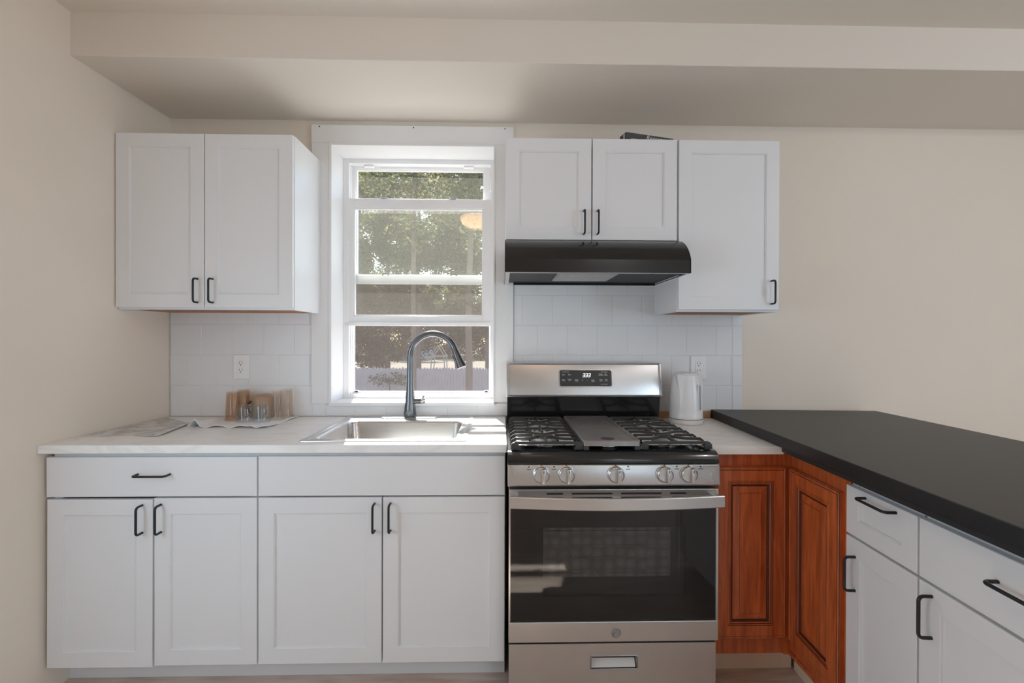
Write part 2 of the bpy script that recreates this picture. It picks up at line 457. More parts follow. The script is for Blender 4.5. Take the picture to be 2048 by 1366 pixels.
def pull(parent, a, b, out, r=0.165, proj=1.25, local=True, up=(0, 0, 1)):
    """bar pull between mount points a and b, standing off along out"""
    a, b, out = Vector(a), Vector(b), Vector(out).normalized(); d = (b - a).normalized(); pts = [a - out * 0.02]
    c = 0.45
    def arc(p, d1, d2):
        return [p + d1 * (c * math.sin(t)) + d2 * (c * (1 - math.cos(t))) for t in [math.pi / 2 * i / 6 for i in range(7)]]
    pts += arc(a + out * (proj - c), out, d)
    e = arc(b + out * (proj - c), out, -d)
    pts += e[::-1] + [b - out * 0.02]
    bm = B(); tube(bm, pts, r, 10)
    return obj('handle', bm, M_PULL, parent, smooth=50, local=local)


# ================================================================== THE ROOM
XW, SL = -66.11, 0.0401
wallx = lambda y: XW + SL * y
ZS, ZC, YB, ZCT = 95.39, 102.08, -20.44, 36.75
WX0, WX1, WZ0, WZ1 = -34.85, -2.15, 39.42, 90.68      # window opening


def struct(name, bm, m, label=None, parent=None, smooth=None):
    return tag(obj(name, bm, m, parent, smooth), label, None, None, 'structure' if parent is None else None)


bm = B(); box(bm, -90, 170, -222, 14, -6, 0); struct('floor', bm, M_FLOOR)
bm = B()
box(bm, -80, WX0, 0, 7.5, 0, 110); box(bm, WX1, 165, 0, 7.5, 0, 110); box(bm, WX0, WX1, 0, 7.5, 0, WZ0); box(bm, WX0, WX1, 0, 7.5, WZ1, 110)
struct('wall_back', bm, M_WALL)
bm = B(); prism(bm, [(wallx(8), 8), (wallx(-222), -222), (wallx(-222) - 6, -222), (wallx(8) - 6, 8)], -1, 112); struct('wall_left', bm, M_WALL)
bm = B(); box(bm, 158, 164, -222, 8, -1, 112); struct('wall_right', bm, M_WALL)
bm = B(); box(bm, -90, 165, -222, -216, -1, 112); struct('wall_rear', bm, M_WALL)
bm = B(); box(bm, -92, 170, -222, 8, ZC, ZC + 12); struct('ceiling', bm, M_CEIL)
bm = B(); box(bm, -80, 158.2, YB, 0.2, ZS, ZC + 0.2, 0.12); struct('ceiling_soffit', bm, M_CEIL)

# unseen windows; patio door and left window are made up for the fill lights
for k, (ax, x0, x1, z0, z1) in enumerate((('y', 35, 105, 4, 80),)):
    bm = B()
    for (a, b, c, d) in ((x0 - 3, x1 + 3, z1, z1 + 3), (x0 - 3, x1 + 3, z0 - 3, z0), (x0 - 3, x0, z0, z1), (x1, x1 + 3, z0, z1), ((x0 + x1) / 2 - 1, (x0 + x1) / 2 + 1, z0, z1)):
        box(bm, a, b, -216, -214.6, c, d, 0.1)
    struct('window_%d' % (k + 2), bm, M_TRIM)  # made-up patio door frame around the added rear fill
bm = B()
for (a, b, c, d) in ((-153, -87, 88, 91), (-153, -87, 33, 36), (-153, -150, 36, 88), (-90, -87, 36, 88), (-121, -119, 36, 88)):
    box(bm, 156.6, 158, a, b, c, d, 0.1)
struct('window_4', bm, M_TRIM)
bm = B()
for (a, b, c, d) in ((-99, -47, 60, 63), (-99, -47, 12, 15), (-99, -96, 15, 60), (-50, -47, 15, 60), (-74, -72, 15, 60)):
    prism(bm, [(wallx(a) - .2, a), (wallx(a) + .8, a), (wallx(b) + .8, b), (wallx(b) - .2, b)], c, d)
struct('window_3', bm, M_TRIM)  # made-up window frame around the added left fill

# ------------------------------------------------------------------ window over the sink
win = thing('window_1', None, None, (-18.5, 3, 39.4), kind='structure')
J = 0.75                                                 # jamb boards
bm = B()
box(bm, WX0 - 0.02, WX0 + 0.55, -0.95, 6.2, WZ0, WZ1, 0.05); box(bm, WX1 - 0.3, WX1 + 0.02, -0.95, 6.2, WZ0, WZ1, 0.05)
box(bm, WX0 + .55, WX1 - .3, -0.93, 6.22, WZ1 - 0.45, WZ1 + 0.02, 0.05); box(bm, WX0, WX1, -1.0, 6.4, WZ0 - 0.55, WZ0 + 0.12, 0.06)
obj('jamb', bm, M_TRIM, win)
FX0, FX1, FZ0, FZ1 = -34.3, -2.45, 39.5, 90.25           # vinyl frame
bm = B()
box(bm, FX0, FX0 + 1.2, 6.0, 10.4, FZ0, FZ1, 0.05); box(bm, FX1 - 0.75, FX1, 6.0, 10.4, FZ0, FZ1, 0.05)
box(bm, FX0 + 1.2, FX1 - .75, 6.03, 10.4, FZ1 - 1.0, FZ1, 0.05); box(bm, FX0, FX1, 5.9, 10.42, FZ0 - .01, FZ0 + 0.75, 0.05)
for dx in (0.0, 0.5):
    box(bm, FX0 + 1.1, FX0 + 1.35, 6.9 + dx * 2.6, 7.2 + dx * 2.6, FZ0, FZ1, 0.03)
box(bm, FX0, FX1, 9.0, 10.4, FZ0, FZ0 + 1.1, 0.05)
obj('frame', bm, M_VINYL, win)


def sash(name, x0, x1, z0, z1, y0, y1, st_l, st_r, top, bot):
    bm = B()
    box(bm, x0, x0 + st_l, y0, y1, z0, z1, 0.06); box(bm, x1 - st_r, x1, y0, y1, z0, z1, 0.06)
    box(bm, x0 + st_l - .01, x1 - st_r + .01, y0, y1, z1 - top, z1, 0.06); box(bm, x0 + st_l - .01, x1 - st_r + .01, y0, y1, z0, z0 + bot, 0.06)
    # glazing bead
    a, b, c, d = x0 + st_l, x1 - st_r, z0 + bot, z1 - top
    for q in ((a, a + 0.22, c, d), (b - 0.22, b, c, d), (a + .22, b - .22, d - 0.22, d), (a + .22, b - .22, c, c + 0.22)):
        box(bm, q[0], q[1], y0 + 0.22, y1 - 0.1, q[2], q[3], 0.03)
    o = obj(name, bm, M_VINYL, win)
    g = B(); ym = (y0 + y1) / 2; box(g, a + .05, b - .05, ym + .12, ym + .24, c + .05, d - .05)
    po = obj('pane', g, M_GLASS, win); po.parent = o
    po.location = po.location - o.location
    return o


low = sash('lower_sash', -34.2, -2.95, 55.6, 81.9, 6.2, 7.5, 1.95, 1.85, 1.95, 1.4)
upp = sash('upper_sash', -33.6, -3.3, 64.05, 90.3, 7.75, 9.0, 1.35, 1.35, 1.6, 1.75)
bm = B(); box(bm, -34.0, -3.1, 6.0, 6.5, 54.9, 55.75, 0.1); obj('lift_rail', bm, M_VINYL, win)
for x in (-29.2, -7.9):
    bm = B(); box(bm, x - 1.05, x + 1.05, 6.7, 7.74, 88.85, 89.2, 0.08); obj('vent_stop', bm, M_VINYL, win)
for x in (-25.9, -11.2):
    bm = B(); lathe(bm, [(0, 0), (0.9, 0), (0.8, 0.3), (0, 0.42)], (x, 6.7, 81.9), 20); obj('sash_lock', bm, M_SATIN, win, smooth=40)
    bm = B()
    tube(bm, [(x - 0.75 + 1.5 * i / 10, 7.9, 65.8 + 0.55 * math.sin(math.pi * i / 10)) for i in range(11)], 0.13, 8)
    obj('keeper', bm, M_SLOT, win, smooth=50)
bm = B(); box(bm, -33.3, -3.2, 9.6, 9.66, 40.1, 66.0); obj('insect_screen', bm, M_SCREEN, win)
bm = B()
for q in ((-33.3, -32.95, 40.1, 66), (-3.55, -3.2, 40.1, 66), (-32.95, -3.55, 40.1, 40.5), (-32.95, -3.55, 65.5, 66)):
    box(bm, q[0], q[1], 9.45, 9.8, q[2], q[3], 0.04)
obj('screen_frame', bm, M_VINYL, win)
for x in (-32.4, -4.1):
    bm = B(); box(bm, x - 0.45, x + 0.45, 8.9, 9.4, 40.35, 40.9, 0.06); box(bm, x - .3, x + .3, 8.8, 8.95, 40.5, 40.75, mi=1)
    obj('screen_latch', bm, [M_VINYL, M_SLOT], win)

# casing boards
bm = B()
box(bm, -38.25, -34.75, -0.75, 0, 39.3, 90.72, 0.05); box(bm, -2.2, 1.55, -0.75, 0, 39.6, 90.72, 0.05); box(bm, -38.3, 1.5, -0.8, 0, 90.72, 94.25, 0.05)
for x in (-36.7, -18.3, -0.2): box(bm, x - 0.12, x + 0.12, -0.83, -0.7, 93.75, 93.98, mi=1)
struct('trim_1', bm, [M_TRIM, M_SLOT])

# ================================================================== BACKSPLASH
bs = thing('tile_backsplash', 'white painted square tile backsplash below the wall cabinets and window', 'backsplash', (-9, 0, 36.8))
bm = B()
box(bm, -65.95, -38.3, -0.27, -.01, 36.8, 57.2); box(bm, -38.3, 1.5, -0.27, -.01, 36.8, 39.25); box(bm, 1.6, 47.9, -0.27, -.01, 36.8, 62.9)
obj('grout', bm, M_GROUT, bs)
bm = B()
rows = [(36.85, 42.78), (42.88, 48.86), (48.96, 54.90), (55.0, 60.95), (61.05, 63.2)]
for k, (za, zb) in enumerate(rows):
    ph = -59.8 if k % 2 == 0 else -62.85
    x = ph - 12.04
    while x < 46:
        a, b = x + 0.05, x + 5.97; x += 6.02
        segs = []
        for lo, hi, zt, zl in ((-65.9, -38.3, 57.2, 36.8), (-38.25, 1.5, 39.3, 36.8), (1.6, 45.7, 63.2, 36.8)):
            c, d = max(a, lo), min(b, hi); z0, z1 = max(za, zl), min(zb, zt)
            if d - c > 0.3 and z1 - z0 > 0.3: box(bm, c, d, -0.32, -0.1, z0, z1, 0.05, 1)
for za, zb in rows: box(bm, 45.85, 47.85, -0.34, -0.1, za, zb, 0.06, 1)
obj('tiles', bm, M_TILE, bs)


# ================================================================== CABINETS (front faces look to -y in the thing's own frame)
def carcass(t, x0, x1, z0, z1, depth, m, bottom_m=None):
    bm = B(); th = 0.6
    box(bm, x0, x0 + th, -depth + .7, -0.1, z0, z1); box(bm, x1 - th, x1, -depth + .7, -0.1, z0, z1)
    box(bm, x0 + th, x1 - th, -0.4, -0.1, z0, z1)
    fr = 1.2
    box(bm, x0, x0 + fr, -depth - .01, -depth + .7, z0, z1); box(bm, x1 - fr, x1, -depth - .01, -depth + .7, z0, z1)
    box(bm, x0 + fr, x1 - fr, -depth - .01, -depth + .7, z0, z0 + 1.0); box(bm, x0 + fr, x1 - fr, -depth - .01, -depth + .7, z1 - 1.3, z1)
    return obj('carcass', bm, m, t, local=True)


def shelf_board(t, name, x0, x1, y0, y1, z0, z1, m):
    bm = B(); box(bm, x0, x1, y0, y1, z0, z1); return obj(name, bm, m, t, local=True)


def door(t, x0, x1, z0, z1, yf, hx=None, hz=None, rail=2.25, name='door', prof=None, tilt=0.0, hlen=4.0):
    bm = B(); loops(bm, x0, x1, z0, z1, yf, prof or SHAKER(rail))
    o = obj(name, bm, M_WHITE, t, local=True)
    if hx is not None:
        h = pull(t, (hx, yf, hz), (hx, yf, hz + hlen), (0, -1, 0))
        h.parent = o; h.location = h.location - o.location
    if tilt: o.rotation_euler = (0, tilt, 0)
    return o


def drawer(t, x0, x1, z0, z1, yf, hx=None, hz=None, hlen=4.6, prof=None, name='drawer'):
    bm = B(); loops(bm, x0, x1, z0, z1, yf, prof or SLABF)
    o = obj(name, bm, M_WHITE, t, local=True)
    if hx is not None:
        h = pull(t, (hx - hlen / 2, yf, hz), (hx + hlen / 2, yf, hz), (0, -1, 0))
        h.parent = o; h.location = h.location - o.location
    return o


GB = 'white base cabinets along the wall'
c = thing('base_cabinet', 'white base cabinet with one wide drawer, standing against the left wall', 'cabinet', (-51.3, 0, 0), 0, GB)
carcass(c, -14.72, 14.95, 4.4, 35.5, 24.0, M_BOX)
shelf_board(c, 'bottom_panel', -14.4, 14.3, -23.3, -.5, 4.4, 5.0, M_BOX)
shelf_board(c, 'toe_kick', -15.6, 15.0, -20.75, -20.1, 0, 4.5, M_WHITE)
drawer(c, -15.2, 14.85, 29.1, 34.85, -24.75, 0.1, 32.35)
door(c, -15.2, -0.2, 4.25, 28.72, -24.75, -1.65, 23.9, tilt=0.004)
door(c, 0.1, 14.85, 4.45, 28.85, -24.75, 1.1, 23.95)
c = thing('base_cabinet', 'white sink base cabinet with two doors under a plain false front, beside the gas range', 'cabinet', (-18.3, 0, 0), 0, GB)
carcass(c, -18.0, 18.1, 4.4, 35.5, 24.0, M_BOX)
shelf_board(c, 'bottom_panel', -17.4, 17.5, -23.3, -.5, 4.4, 5.0, M_BOX)
shelf_board(c, 'toe_kick', -18.0, 18.1, -20.75, -20.1, 0, 4.5, M_WHITE)
drawer(c, -17.95, 18.05, 29.1, 34.9, -24.75, name='false_front')
door(c, -17.95, -0.05, 4.45, 28.85, -24.75, -1.05, 23.95)
door(c, 0.15, 18.05, 4.45, 28.85, -24.75, 1.27, 23.97)

GW = 'white wall cabinets'
ZT = 87.05


def wallcab(label, x0, x1, h, doors):
    cx = (x0 + x1) / 2
    t = thing('wall_cabinet', label, 'cabinet', (cx, 0, ZT - h), 0, GW)
    a, b = x0 - cx, x1 - cx
    carcass(t, a, b, 0, h, 12.0, M_WHITE)
    shelf_board(t, 'bottom_panel', a + .6, b - .6, -11.35, -.4, 0.12, .7, M_RAW)
    shelf_board(t, 'top_panel', a + .6, b - .6, -11.35, -.4, h - .6, h - 0.02, M_BOX)
    for (da, db, hx, hz) in doors:
        door(t, da - cx, db - cx, 0.35, h - 0.05, -12.75, hx - cx, hz)
    return t


wallcab('white two-door wall cabinet left of the window', -66.45, -36.55, 30, [(-66.4, -51.6, -52.65, 1.2), (-51.45, -36.65, -50.1, 1.2)])
wallcab('short white two-door wall cabinet above the black range hood', -0.1, 29.9, 18, [(-0.05, 14.75, 13.42, 1.35), (14.95, 29.75, 15.8, 1.35)])
wallcab('narrow white single-door wall cabinet at the right end of the row', 30.0, 47.95, 30, [(30.1, 47.85, 46.5, 1.4)])

# ================================================================== WHITE COUNTERTOP + SINK
bm = B()
out = [(wallx(-25.5) + .05, -25.5), (0.02, -25.5), (0.02, -0.35), (wallx(-.35) + .05, -0.35)]
inn = [(-30.2, -22.9), (-6.9, -22.9), (-6.9, -1.9), (-30.2, -1.9)]
vo = [[bm.verts.new((x, y, z)) for x, y in out] for z in (ZCT - 1.2, ZCT)]
vi = [[bm.verts.new((x, y, z)) for x, y in inn] for z in (ZCT - 1.2, ZCT)]
for i in range(4):
    j = (i + 1) % 4
    bm.faces.new((vo[1][i], vo[1][j], vi[1][j], vi[1][i])); bm.faces.new((vo[0][i], vi[0][i], vi[0][j], vo[0][j]))
    bm.faces.new((vo[0][i], vo[0][j], vo[1][j], vo[1][i])); bm.faces.new((vi[0][i], vi[1][i], vi[1][j], vi[0][j]))
es = [e for e in bm.edges if all(v in vo[0] + vo[1] for v in e.verts)]
bmesh.ops.bevel(bm, geom=es, offset=0.08, segments=2, affect='EDGES', profile=0.5)
tag(obj('countertop', bm, M_MARBLE), 'white marble-look countertop around the sink, left of the range', 'countertop')


def rrect(x0, x1, y0, y1, r, n=6):
    p = []
    for cx, cy, a0 in ((x1 - r, y1 - r, 0), (x0 + r, y1 - r, 90), (x0 + r, y0 + r, 180), (x1 - r, y0 + r, 270)):
        for i in range(n + 1):
            a = math.radians(a0 + 90 * i / n); p.append((cx + r * math.cos(a), cy + r * math.sin(a)))
    return p


def ringstack(bm, stack, cap=True):
    """stack: list of (pts, z); bridges equal-length loops"""
    rs = [[bm.verts.new((x, y, z)) for x, y in pts] for pts, z in stack]; n = len(rs[0])
    for k in range(len(rs) - 1):
        for i in range(n): bm.faces.new((rs[k][i], rs[k][(i + 1) % n], rs[k + 1][(i + 1) % n], rs[k + 1][i]))
    if cap: bm.faces.new(rs[-1])


sk = thing('sink', 'stainless steel drop-in sink set in the white countertop', 'sink', (-18.5, -12.2, ZCT))
bm = B()
X0, X1, Y0, Y1 = -31.0, -6.05, -23.65, -0.95
st = [(rrect(X0, X1, Y0, Y1, .5), ZCT + .01), (rrect(X0 + .03, X1 - .03, Y0 + .03, Y1 - .03, .5), ZCT + .13), (rrect(X0 + .6, X1 - .6, Y0 + .6, Y1 - .6, .6), ZCT + .2),
      (rrect(X0 + .85, X1 - .85, Y0 + .85, Y1 - .85, .7), ZCT + .1), (rrect(X0 + 1.3, X1 - 1.3, Y0 + 1.1, Y1 - 4.2, .9), ZCT + .1), (rrect(X0 + 1.5, X1 - 1.5, Y0 + 1.3, Y1 - 4.4, .9), ZCT + .19),
      (rrect(X0 + 1.75, X1 - 1.75, Y0 + 1.5, Y1 - 4.6, 1.0), ZCT + .15),
      (rrect(X0 + 2.1, X1 - 1.9, Y0 + 1.8, Y1 - 4.9, 1.5), ZCT - .05), (rrect(X0 + 2.2, X1 - 2.0, Y0 + 1.9, Y1 - 5.0, 1.7), ZCT - .4),
      (rrect(X0 + 2.5, X1 - 2.3, Y0 + 2.2, Y1 - 5.3, 2.0), ZCT - 5.6), (rrect(X0 + 2.9, X1 - 2.7, Y0 + 2.6, Y1 - 5.7, 2.0), ZCT - 6.4),
      (rrect(X0 + 3.7, X1 - 3.5, Y0 + 3.4, Y1 - 6.5, 2.0), ZCT - 6.8), (rrect(X0 + 8, X1 - 8, Y0 + 7, Y1 - 10, 2.0), ZCT - 7.0)]
ringstack(bm, st)
obj('basin', bm, M_SINK, sk, smooth=40)
bm = B(); lathe(bm, [(0, 0.0), (1.2, 0.02), (1.7, 0.12), (1.75, 0.02)], (-18.5, -13.5, ZCT - 7.0), 28); obj('drain', bm, M_CHROME, sk, smooth=40)

fa = thing('faucet', 'dark stainless pull-down gooseneck faucet standing behind the sink', 'faucet', (-18.45, -2.9, ZCT + .1))
FXc, FY = -18.45, -2.9
bm = B(); ringstack(bm, [(rrect(-24.0, -13.2, -4.0, -1.8, 1.05), ZCT + .1), (rrect(-24.0, -13.2, -4.0, -1.8, 1.05), ZCT + .25), (rrect(-23.85, -13.35, -3.85, -1.95, .9), ZCT + .34)])
obj('deck_plate', bm, M_SINK, fa, smooth=40)
bm = B()
lathe(bm, [(1.28, 0), (1.28, .18), (1.15, .25), (1.2, .5), (1.08, 1.8), (.92, 3.2), (.80, 5.0), (.70, 7.2), (.66, 9)], (FXc, FY, ZCT + .35), 28)
obj('body', bm, M_FAUCET, fa, smooth=50)
bm = B(); pts = [(FXc, FY, 45.5), (FXc, FY, 47), (FXc, FY, 48.6)]
R_ = 4.45; cxn = FXc + R_
for i in range(0, 25):
    a = math.pi - math.radians(160) * i / 24
    pts.append((cxn + R_ * math.cos(a), FY - 0.9 * (i / 24) ** 1.5, 48.6 + R_ * math.sin(a) * 1.02))
tube(bm, pts, 0.62, 18); obj('neck', bm, M_FAUCET, fa, smooth=60)
e1, e0 = Vector(pts[-1]), Vector(pts[-2]); d_ = (e1 - e0).normalized()
bm = B(); pp = [e1 + d_ * t for t in (0, .15, .8, 2.2, 3.2, 3.75, 3.8)]; tube(bm, pp, 1.0, 20, scale=[.6, .64, .68, .82, .98, 1.06, .9])
sp = obj('spray_head', bm, M_FAUCET, fa, smooth=50)
nrm = Vector((-d_.z, 0, d_.x)) * (-1 if -d_.z > 0 else 1)
bm = B(); q = [e1 + d_ * t + nrm * (0.66 + .06 * t) for t in (0.9, 1.2, 1.9, 2.6, 3.1)]; tube(bm, q, 0.16, 8, scale=[.8, 1.1, .8, 1.1, .7])
b_ = obj('spray_button', bm, M_SLOT, fa, smooth=60); b_.parent = sp; b_.location = b_.location - sp.location
bm = B(); tube(bm, [(FXc + .5, FY, 40.1), (FXc + 1.1, FY, 40.12), (FXc + 2.2, FY, 40.15)], 0.55, 16, scale=[1.2, 1.0, .95]); hd = obj('handle_hub', bm, M_FAUCET, fa, smooth=50)
bm = B(); tube(bm, [(FXc + 2.15, FY, 40.15), (FXc + 2.75, FY, 40.2), (FXc + 2.95, FY, 40.2)], 0.56, 16, scale=[1.05, 1.0, .7]); tube(bm, [(FXc + 2.5, FY - .3, 40.3), (FXc + 2.8, FY - 1.5, 40.9), (FXc + 3.0, FY - 2.6, 41.3)], .2, 10)
obj('handle', bm, M_CHROME, fa, smooth=50, label='bright chrome lever')


# ================================================================== OUTLETS
def outlet(cx, label):
    t = thing('wall_outlet', label, 'outlet', (cx, -.34, 44.1), 0, 'white outlets on the backsplash')
    bm = B(); box(bm, cx - 1.55, cx + 1.55, -.62, -.32, 44.1, 48.9, 0.12); obj('cover_plate', bm, M_PLATE, t)
    bm = B(); box(bm, cx - .68, cx + .68, -.72, -.6, 45.15, 47.85, 0.06); r = obj('receptacle', bm, M_PLATE, t)
    bm = B()
    for z in (45.9, 47.25):
        box(bm, cx - .33, cx - .24, -.75, -.68, z - .05, z + .26); box(bm, cx + .22, cx + .31, -.75, -.68, z - .02, z + .24)
        lathe(bm, [(0, .06), (.11, .06), (.11, 0)], (cx - .02, -.68, z - .33), 12, 'y')
    for x in (-.3, -.1, .1, .3): box(bm, cx + x - .05, cx + x + .05, -.73, -.7, 47.7, 47.74)
    s = obj('slots', bm, M_SLOT, t); s.parent = r; s.location = s.location - r.location


outlet(-52.0, 'white outlet on the tile above the drying glasses')
outlet(38.85, 'white outlet on the tile behind the kettle')

# ================================================================== RANGE HOOD
hd = thing('range_hood', 'black under-cabinet range hood with a curved front', 'range hood', (15, 0, 62.95))
HX0, HX1 = -0.25, 30.25
prof = [(-.05, 62.95), (-.05, 69.0), (-12.2, 69.0)]
bm = B()
shell = [(-12.0, 69.4)]
for i in range(0, 13):
    a = math.radians(12 + 60 * i / 12); shell.append((-12.3 - 5.42 * (math.sin(a) - math.sin(math.radians(12))) / (math.sin(math.radians(72)) - math.sin(math.radians(12))), 65.2 + 4.2 * (math.cos(a) - math.cos(math.radians(72))) / (math.cos(math.radians(12)) - math.cos(math.radians(72)))))
outer = [(-.06, 69.35)] + shell + [(-17.72, 63.05)]
inner = [(-17.3, 63.05), (-17.3, 65.0), (-11.8, 68.6), (-.5, 68.6), (-.5, 62.97), (-.06, 62.97)]
xprism(bm, outer + inner, HX0, HX1)
for a, b in ((HX0, HX0 + .12), (HX1 - .12, HX1)):
    xprism(bm, outer + [(-.06, 62.97)], a - (0.01 if a < 5 else -0.01), b + (-.01 if a < 5 else .01))
obj('canopy', bm, M_HOOD, hd, smooth=14)
bm = B(); box(bm, HX0 + .1, HX1 - .1, -17.45, -16.9, 63.0, 63.25, .04); box(bm, HX0 + .1, HX0 + .8, -16.9, -.3, 63.0, 63.25, .04); box(bm, HX1 - .4, HX1 - .1, -16.9, -.3, 63.0, 63.2, .04)
obj('lower_rim', bm, M_SINK, hd)
bm = B(); box(bm, HX0 + .6, HX1 - .3, -16.9, -.4, 63.4, 63.55); obj('underside_panel', bm, M_BLACKMATTE, hd)
ff = B(); box(ff, 8.6, 19.0, -15.8, -6.0, 63.15, 63.45, .08); fo = obj('filter_frame', ff, M_SATIN, hd)
bm = B()
for i in range(26):
    x = 9.0 + i * .38; xs = [(x, -15.5, 63.12), (x, -6.3, 63.12)]; tube(bm, xs, .09, 6)
for i in range(24):
    y = -15.5 + i * .4; tube(bm, [(8.9, y, 63.1), (18.7, y, 63.1)], .07, 6)
obj('filter_mesh', bm, M_ALU, hd)
bm = B(); lathe(bm, [(0, 0), (.2, 0), (.2, .15), (0, .2)], (25, -13.5, 63.2), 12); obj('switch', bm, M_SATIN, hd)

# ================================================================== GAS RANGE
rg = thing('gas_range', 'stainless steel gas range with black oven glass, under the hood', 'range', (15, -14, 0))
RX0, RX1 = 0.2, 29.95
bm = B(); box(bm, RX0 + .2, RX1 - .2, -26.8, -.6, .6, 35.9, .05); obj('body', bm, M_BLACKMATTE, rg)
for x, y in ((2, -24), (28, -24), (2, -3), (28, -3)):
    bm = B(); lathe(bm, [(.7, 0), (.7, .4), (.4, .45), (.4, .75)], (x, y, 0), 14); obj('foot', bm, M_BLACKMATTE, rg)
# cooktop
bm = B(); xprism(bm, [(-3.2, 35.8), (-3.2, 36.4), (-26.9, 36.25), (-27.4, 36.15), (-28.0, 35.8), (-28.3, 35.2), (-28.35, 34.65), (-26.5, 34.65), (-26.5, 35.8)], RX0 - .1, RX1 + .12, .06)
obj('cooktop', bm, M_BLACK, rg, smooth=40)
# backguard
bm = B(); xprism(bm, [(-.7, 36), (-.7, 41.4), (-4.6, 41.4), (-3.6, 36)], RX0 + .1, RX1 - .2, .05); obj('rear_panel', bm, M_BLACK, rg)
bm = B()
pf = [(-.7, 41.1), (-.7, 47.3), (-1.2, 47.6), (-3.4, 47.62), (-3.8, 47.45), (-4.9, 41.5), (-4.8, 41.15), (-4.5, 41.05)]
xprism(bm, pf, RX0 - .02, RX1 + .12, .07)
bg = obj('backguard', bm, M_STEEL, rg, smooth=35)
ev = lambda z: -3.83 - (47.45 - z) * 0.185           # front plane of the backguard
bm = B()
tube(bm, [(RX0 + .12, ev(41.45) - .02, 41.4), (RX1 - .02, ev(41.45) - .02, 41.4)], .17, 8)
tube(bm, [(RX0 + .3, ev(47.3) - .02, 47.35), (RX1 - .2, ev(47.3) - .02, 47.35)], .12, 8)
for x in (RX0 + .3, RX1 - .22): tube(bm, [(x, ev(41.4) - .02, 41.4), (x, ev(47.3) - .02, 47.3)], .15, 8)
b2 = obj('edge_moulding', bm, M_SATIN, rg, smooth=50); b2.parent = bg; b2.location = b2.location - bg.location


def tilt_panel(bm, x0, x1, z0, z1, d0, d1, r=.35):
    """rounded rectangle lying on the backguard's sloped front, from depth d0 out to d1"""
    p = rrect(x0, x1, z0, z1, r, 4)
    a = [bm.verts.new((x, ev(z) - d0, z)) for x, z in p]; b = [bm.verts.new((x, ev(z) - d1, z)) for x, z in p]; n = len(p)
    bm.faces.new(a); bm.faces.new(b[::-1])
    for i in range(n): bm.faces.new((a[i], b[i], b[(i + 1) % n], a[(i + 1) % n]))


bm = B(); tilt_panel(bm, 10.2, 20.55, 43.0, 46.35, -.05, .09, .4); dz = obj('display_bezel', bm, M_SATIN, rg); dz.parent = bg; dz.location = dz.location - bg.location
bm = B(); tilt_panel(bm, 10.4, 20.35, 43.2, 46.2, -.05, .13, .3); dp = obj('control_display', bm, mat('display_black', (0.02, 0.02, 0.02), 0.3), rg); dp.parent = bg; dp.location = dp.location - bg.location
SEGS = {'3': 'abcdg'}


def seg_digit(bm, x, z, h=.62, wd=.36):
    sl = .16; th = .085; y = lambda zz: ev(zz) - .14
    def q(pts):
        vs = [bm.verts.new((px + sl * (pz - z) / h, y(pz), pz)) for px, pz in pts]; vf = bm.faces.new(vs)
    for s in 'abcdg':
        if s in 'adg':
            zz = {'a': z + h, 'g': z + h / 2, 'd': z}[s]; q([(x, zz - th / 2), (x + wd, zz - th / 2), (x + wd, zz + th / 2), (x, zz + th / 2)])
        else:
            za, zb = (z + h / 2, z + h) if s == 'b' else (z, z + h / 2); q([(x + wd - th / 2, za), (x + wd + th / 2, za), (x + wd + th / 2, zb), (x + wd - th / 2, zb)])


bm = B()
for x in (14.75, 15.28, 15.81): seg_digit(bm, x, 44.95)
for z in (45.12, 45.38): q_ = .04; x = 15.2; [bm.faces.new([bm.verts.new((x + a, ev(z + b) - .14, z + b)) for a, b in ((-q_, -q_), (q_, -q_), (q_, q_), (-q_, q_))])]
dg = obj('clock_digits', bm, M_LED, rg, label='lit white clock reading 3:33'); dg.parent = bg; dg.location = dg.location - bg.location


def text_bm(body, size, align='CENTER', shear=0.0):
    """lettering as a flat-extruded bmesh in the xy plane (inches)"""
    cu = bpy.data.curves.new('lettering', 'FONT'); cu.body = body; cu.size = size; cu.align_x = align; cu.shear = shear; cu.space_line = .8; cu.extrude = .012
    cu.resolution_u = 2
    o = bpy.data.objects.new('lettering', cu); COL.objects.link(o); bpy.context.view_layer.update()
    me = bpy.data.meshes.new_from_object(o.evaluated_get(bpy.context.evaluated_depsgraph_get()))
    b = bmesh.new(); b.from_mesh(me); bpy.data.objects.remove(o); bpy.data.meshes.remove(me); bpy.data.curves.remove(cu)
    return b


def merge(dst, src, mtx):
    me = bpy.data.meshes.new('tmp'); bmesh.ops.transform(src, matrix=mtx, verts=src.verts[:]); src.to_mesh(me); src.free(); dst.from_mesh(me); bpy.data.meshes.remove(me)


TL = math.pi / 2 - math.atan(0.185)
ltr = B()
for body, x, z, sz in (('Cooking Modes', 11.55, 45.82, .22), ('Bake', 11.1, 45.25, .3), ('Broil', 12.25, 45.25, .3), ('Keep\nWarm', 11.1, 44.35, .26), ('Cancel\nOff', 12.25, 44.4, .28),
                       ('Clock\nTime', 13.6, 44.3, .3), ('+', 14.75, 44.15, .42), ('-', 15.65, 44.15, .42), ('Start\nTime', 16.75, 44.25, .3), ('Oven Settings', 18.95, 45.82, .22),
                       ('Timer\nOn/Off', 18.25, 45.4, .3), ('Set\nClock', 19.25, 45.4, .3), ('Oven\nLight', 18.3, 44.35, .28), ('Lock\nTop', 19.3, 44.35, .28), ('Lock Controls', 18.9, 43.5, .22)):
    merge(ltr, text_bm(body, sz), Matrix.Translation((x, ev(z) - .14, z)) @ Matrix.Rotation(TL, 4, 'X'))
lt = obj('panel_lettering', ltr, M_PRINT, rg); lt.parent = bg; lt.location = lt.location - bg.location
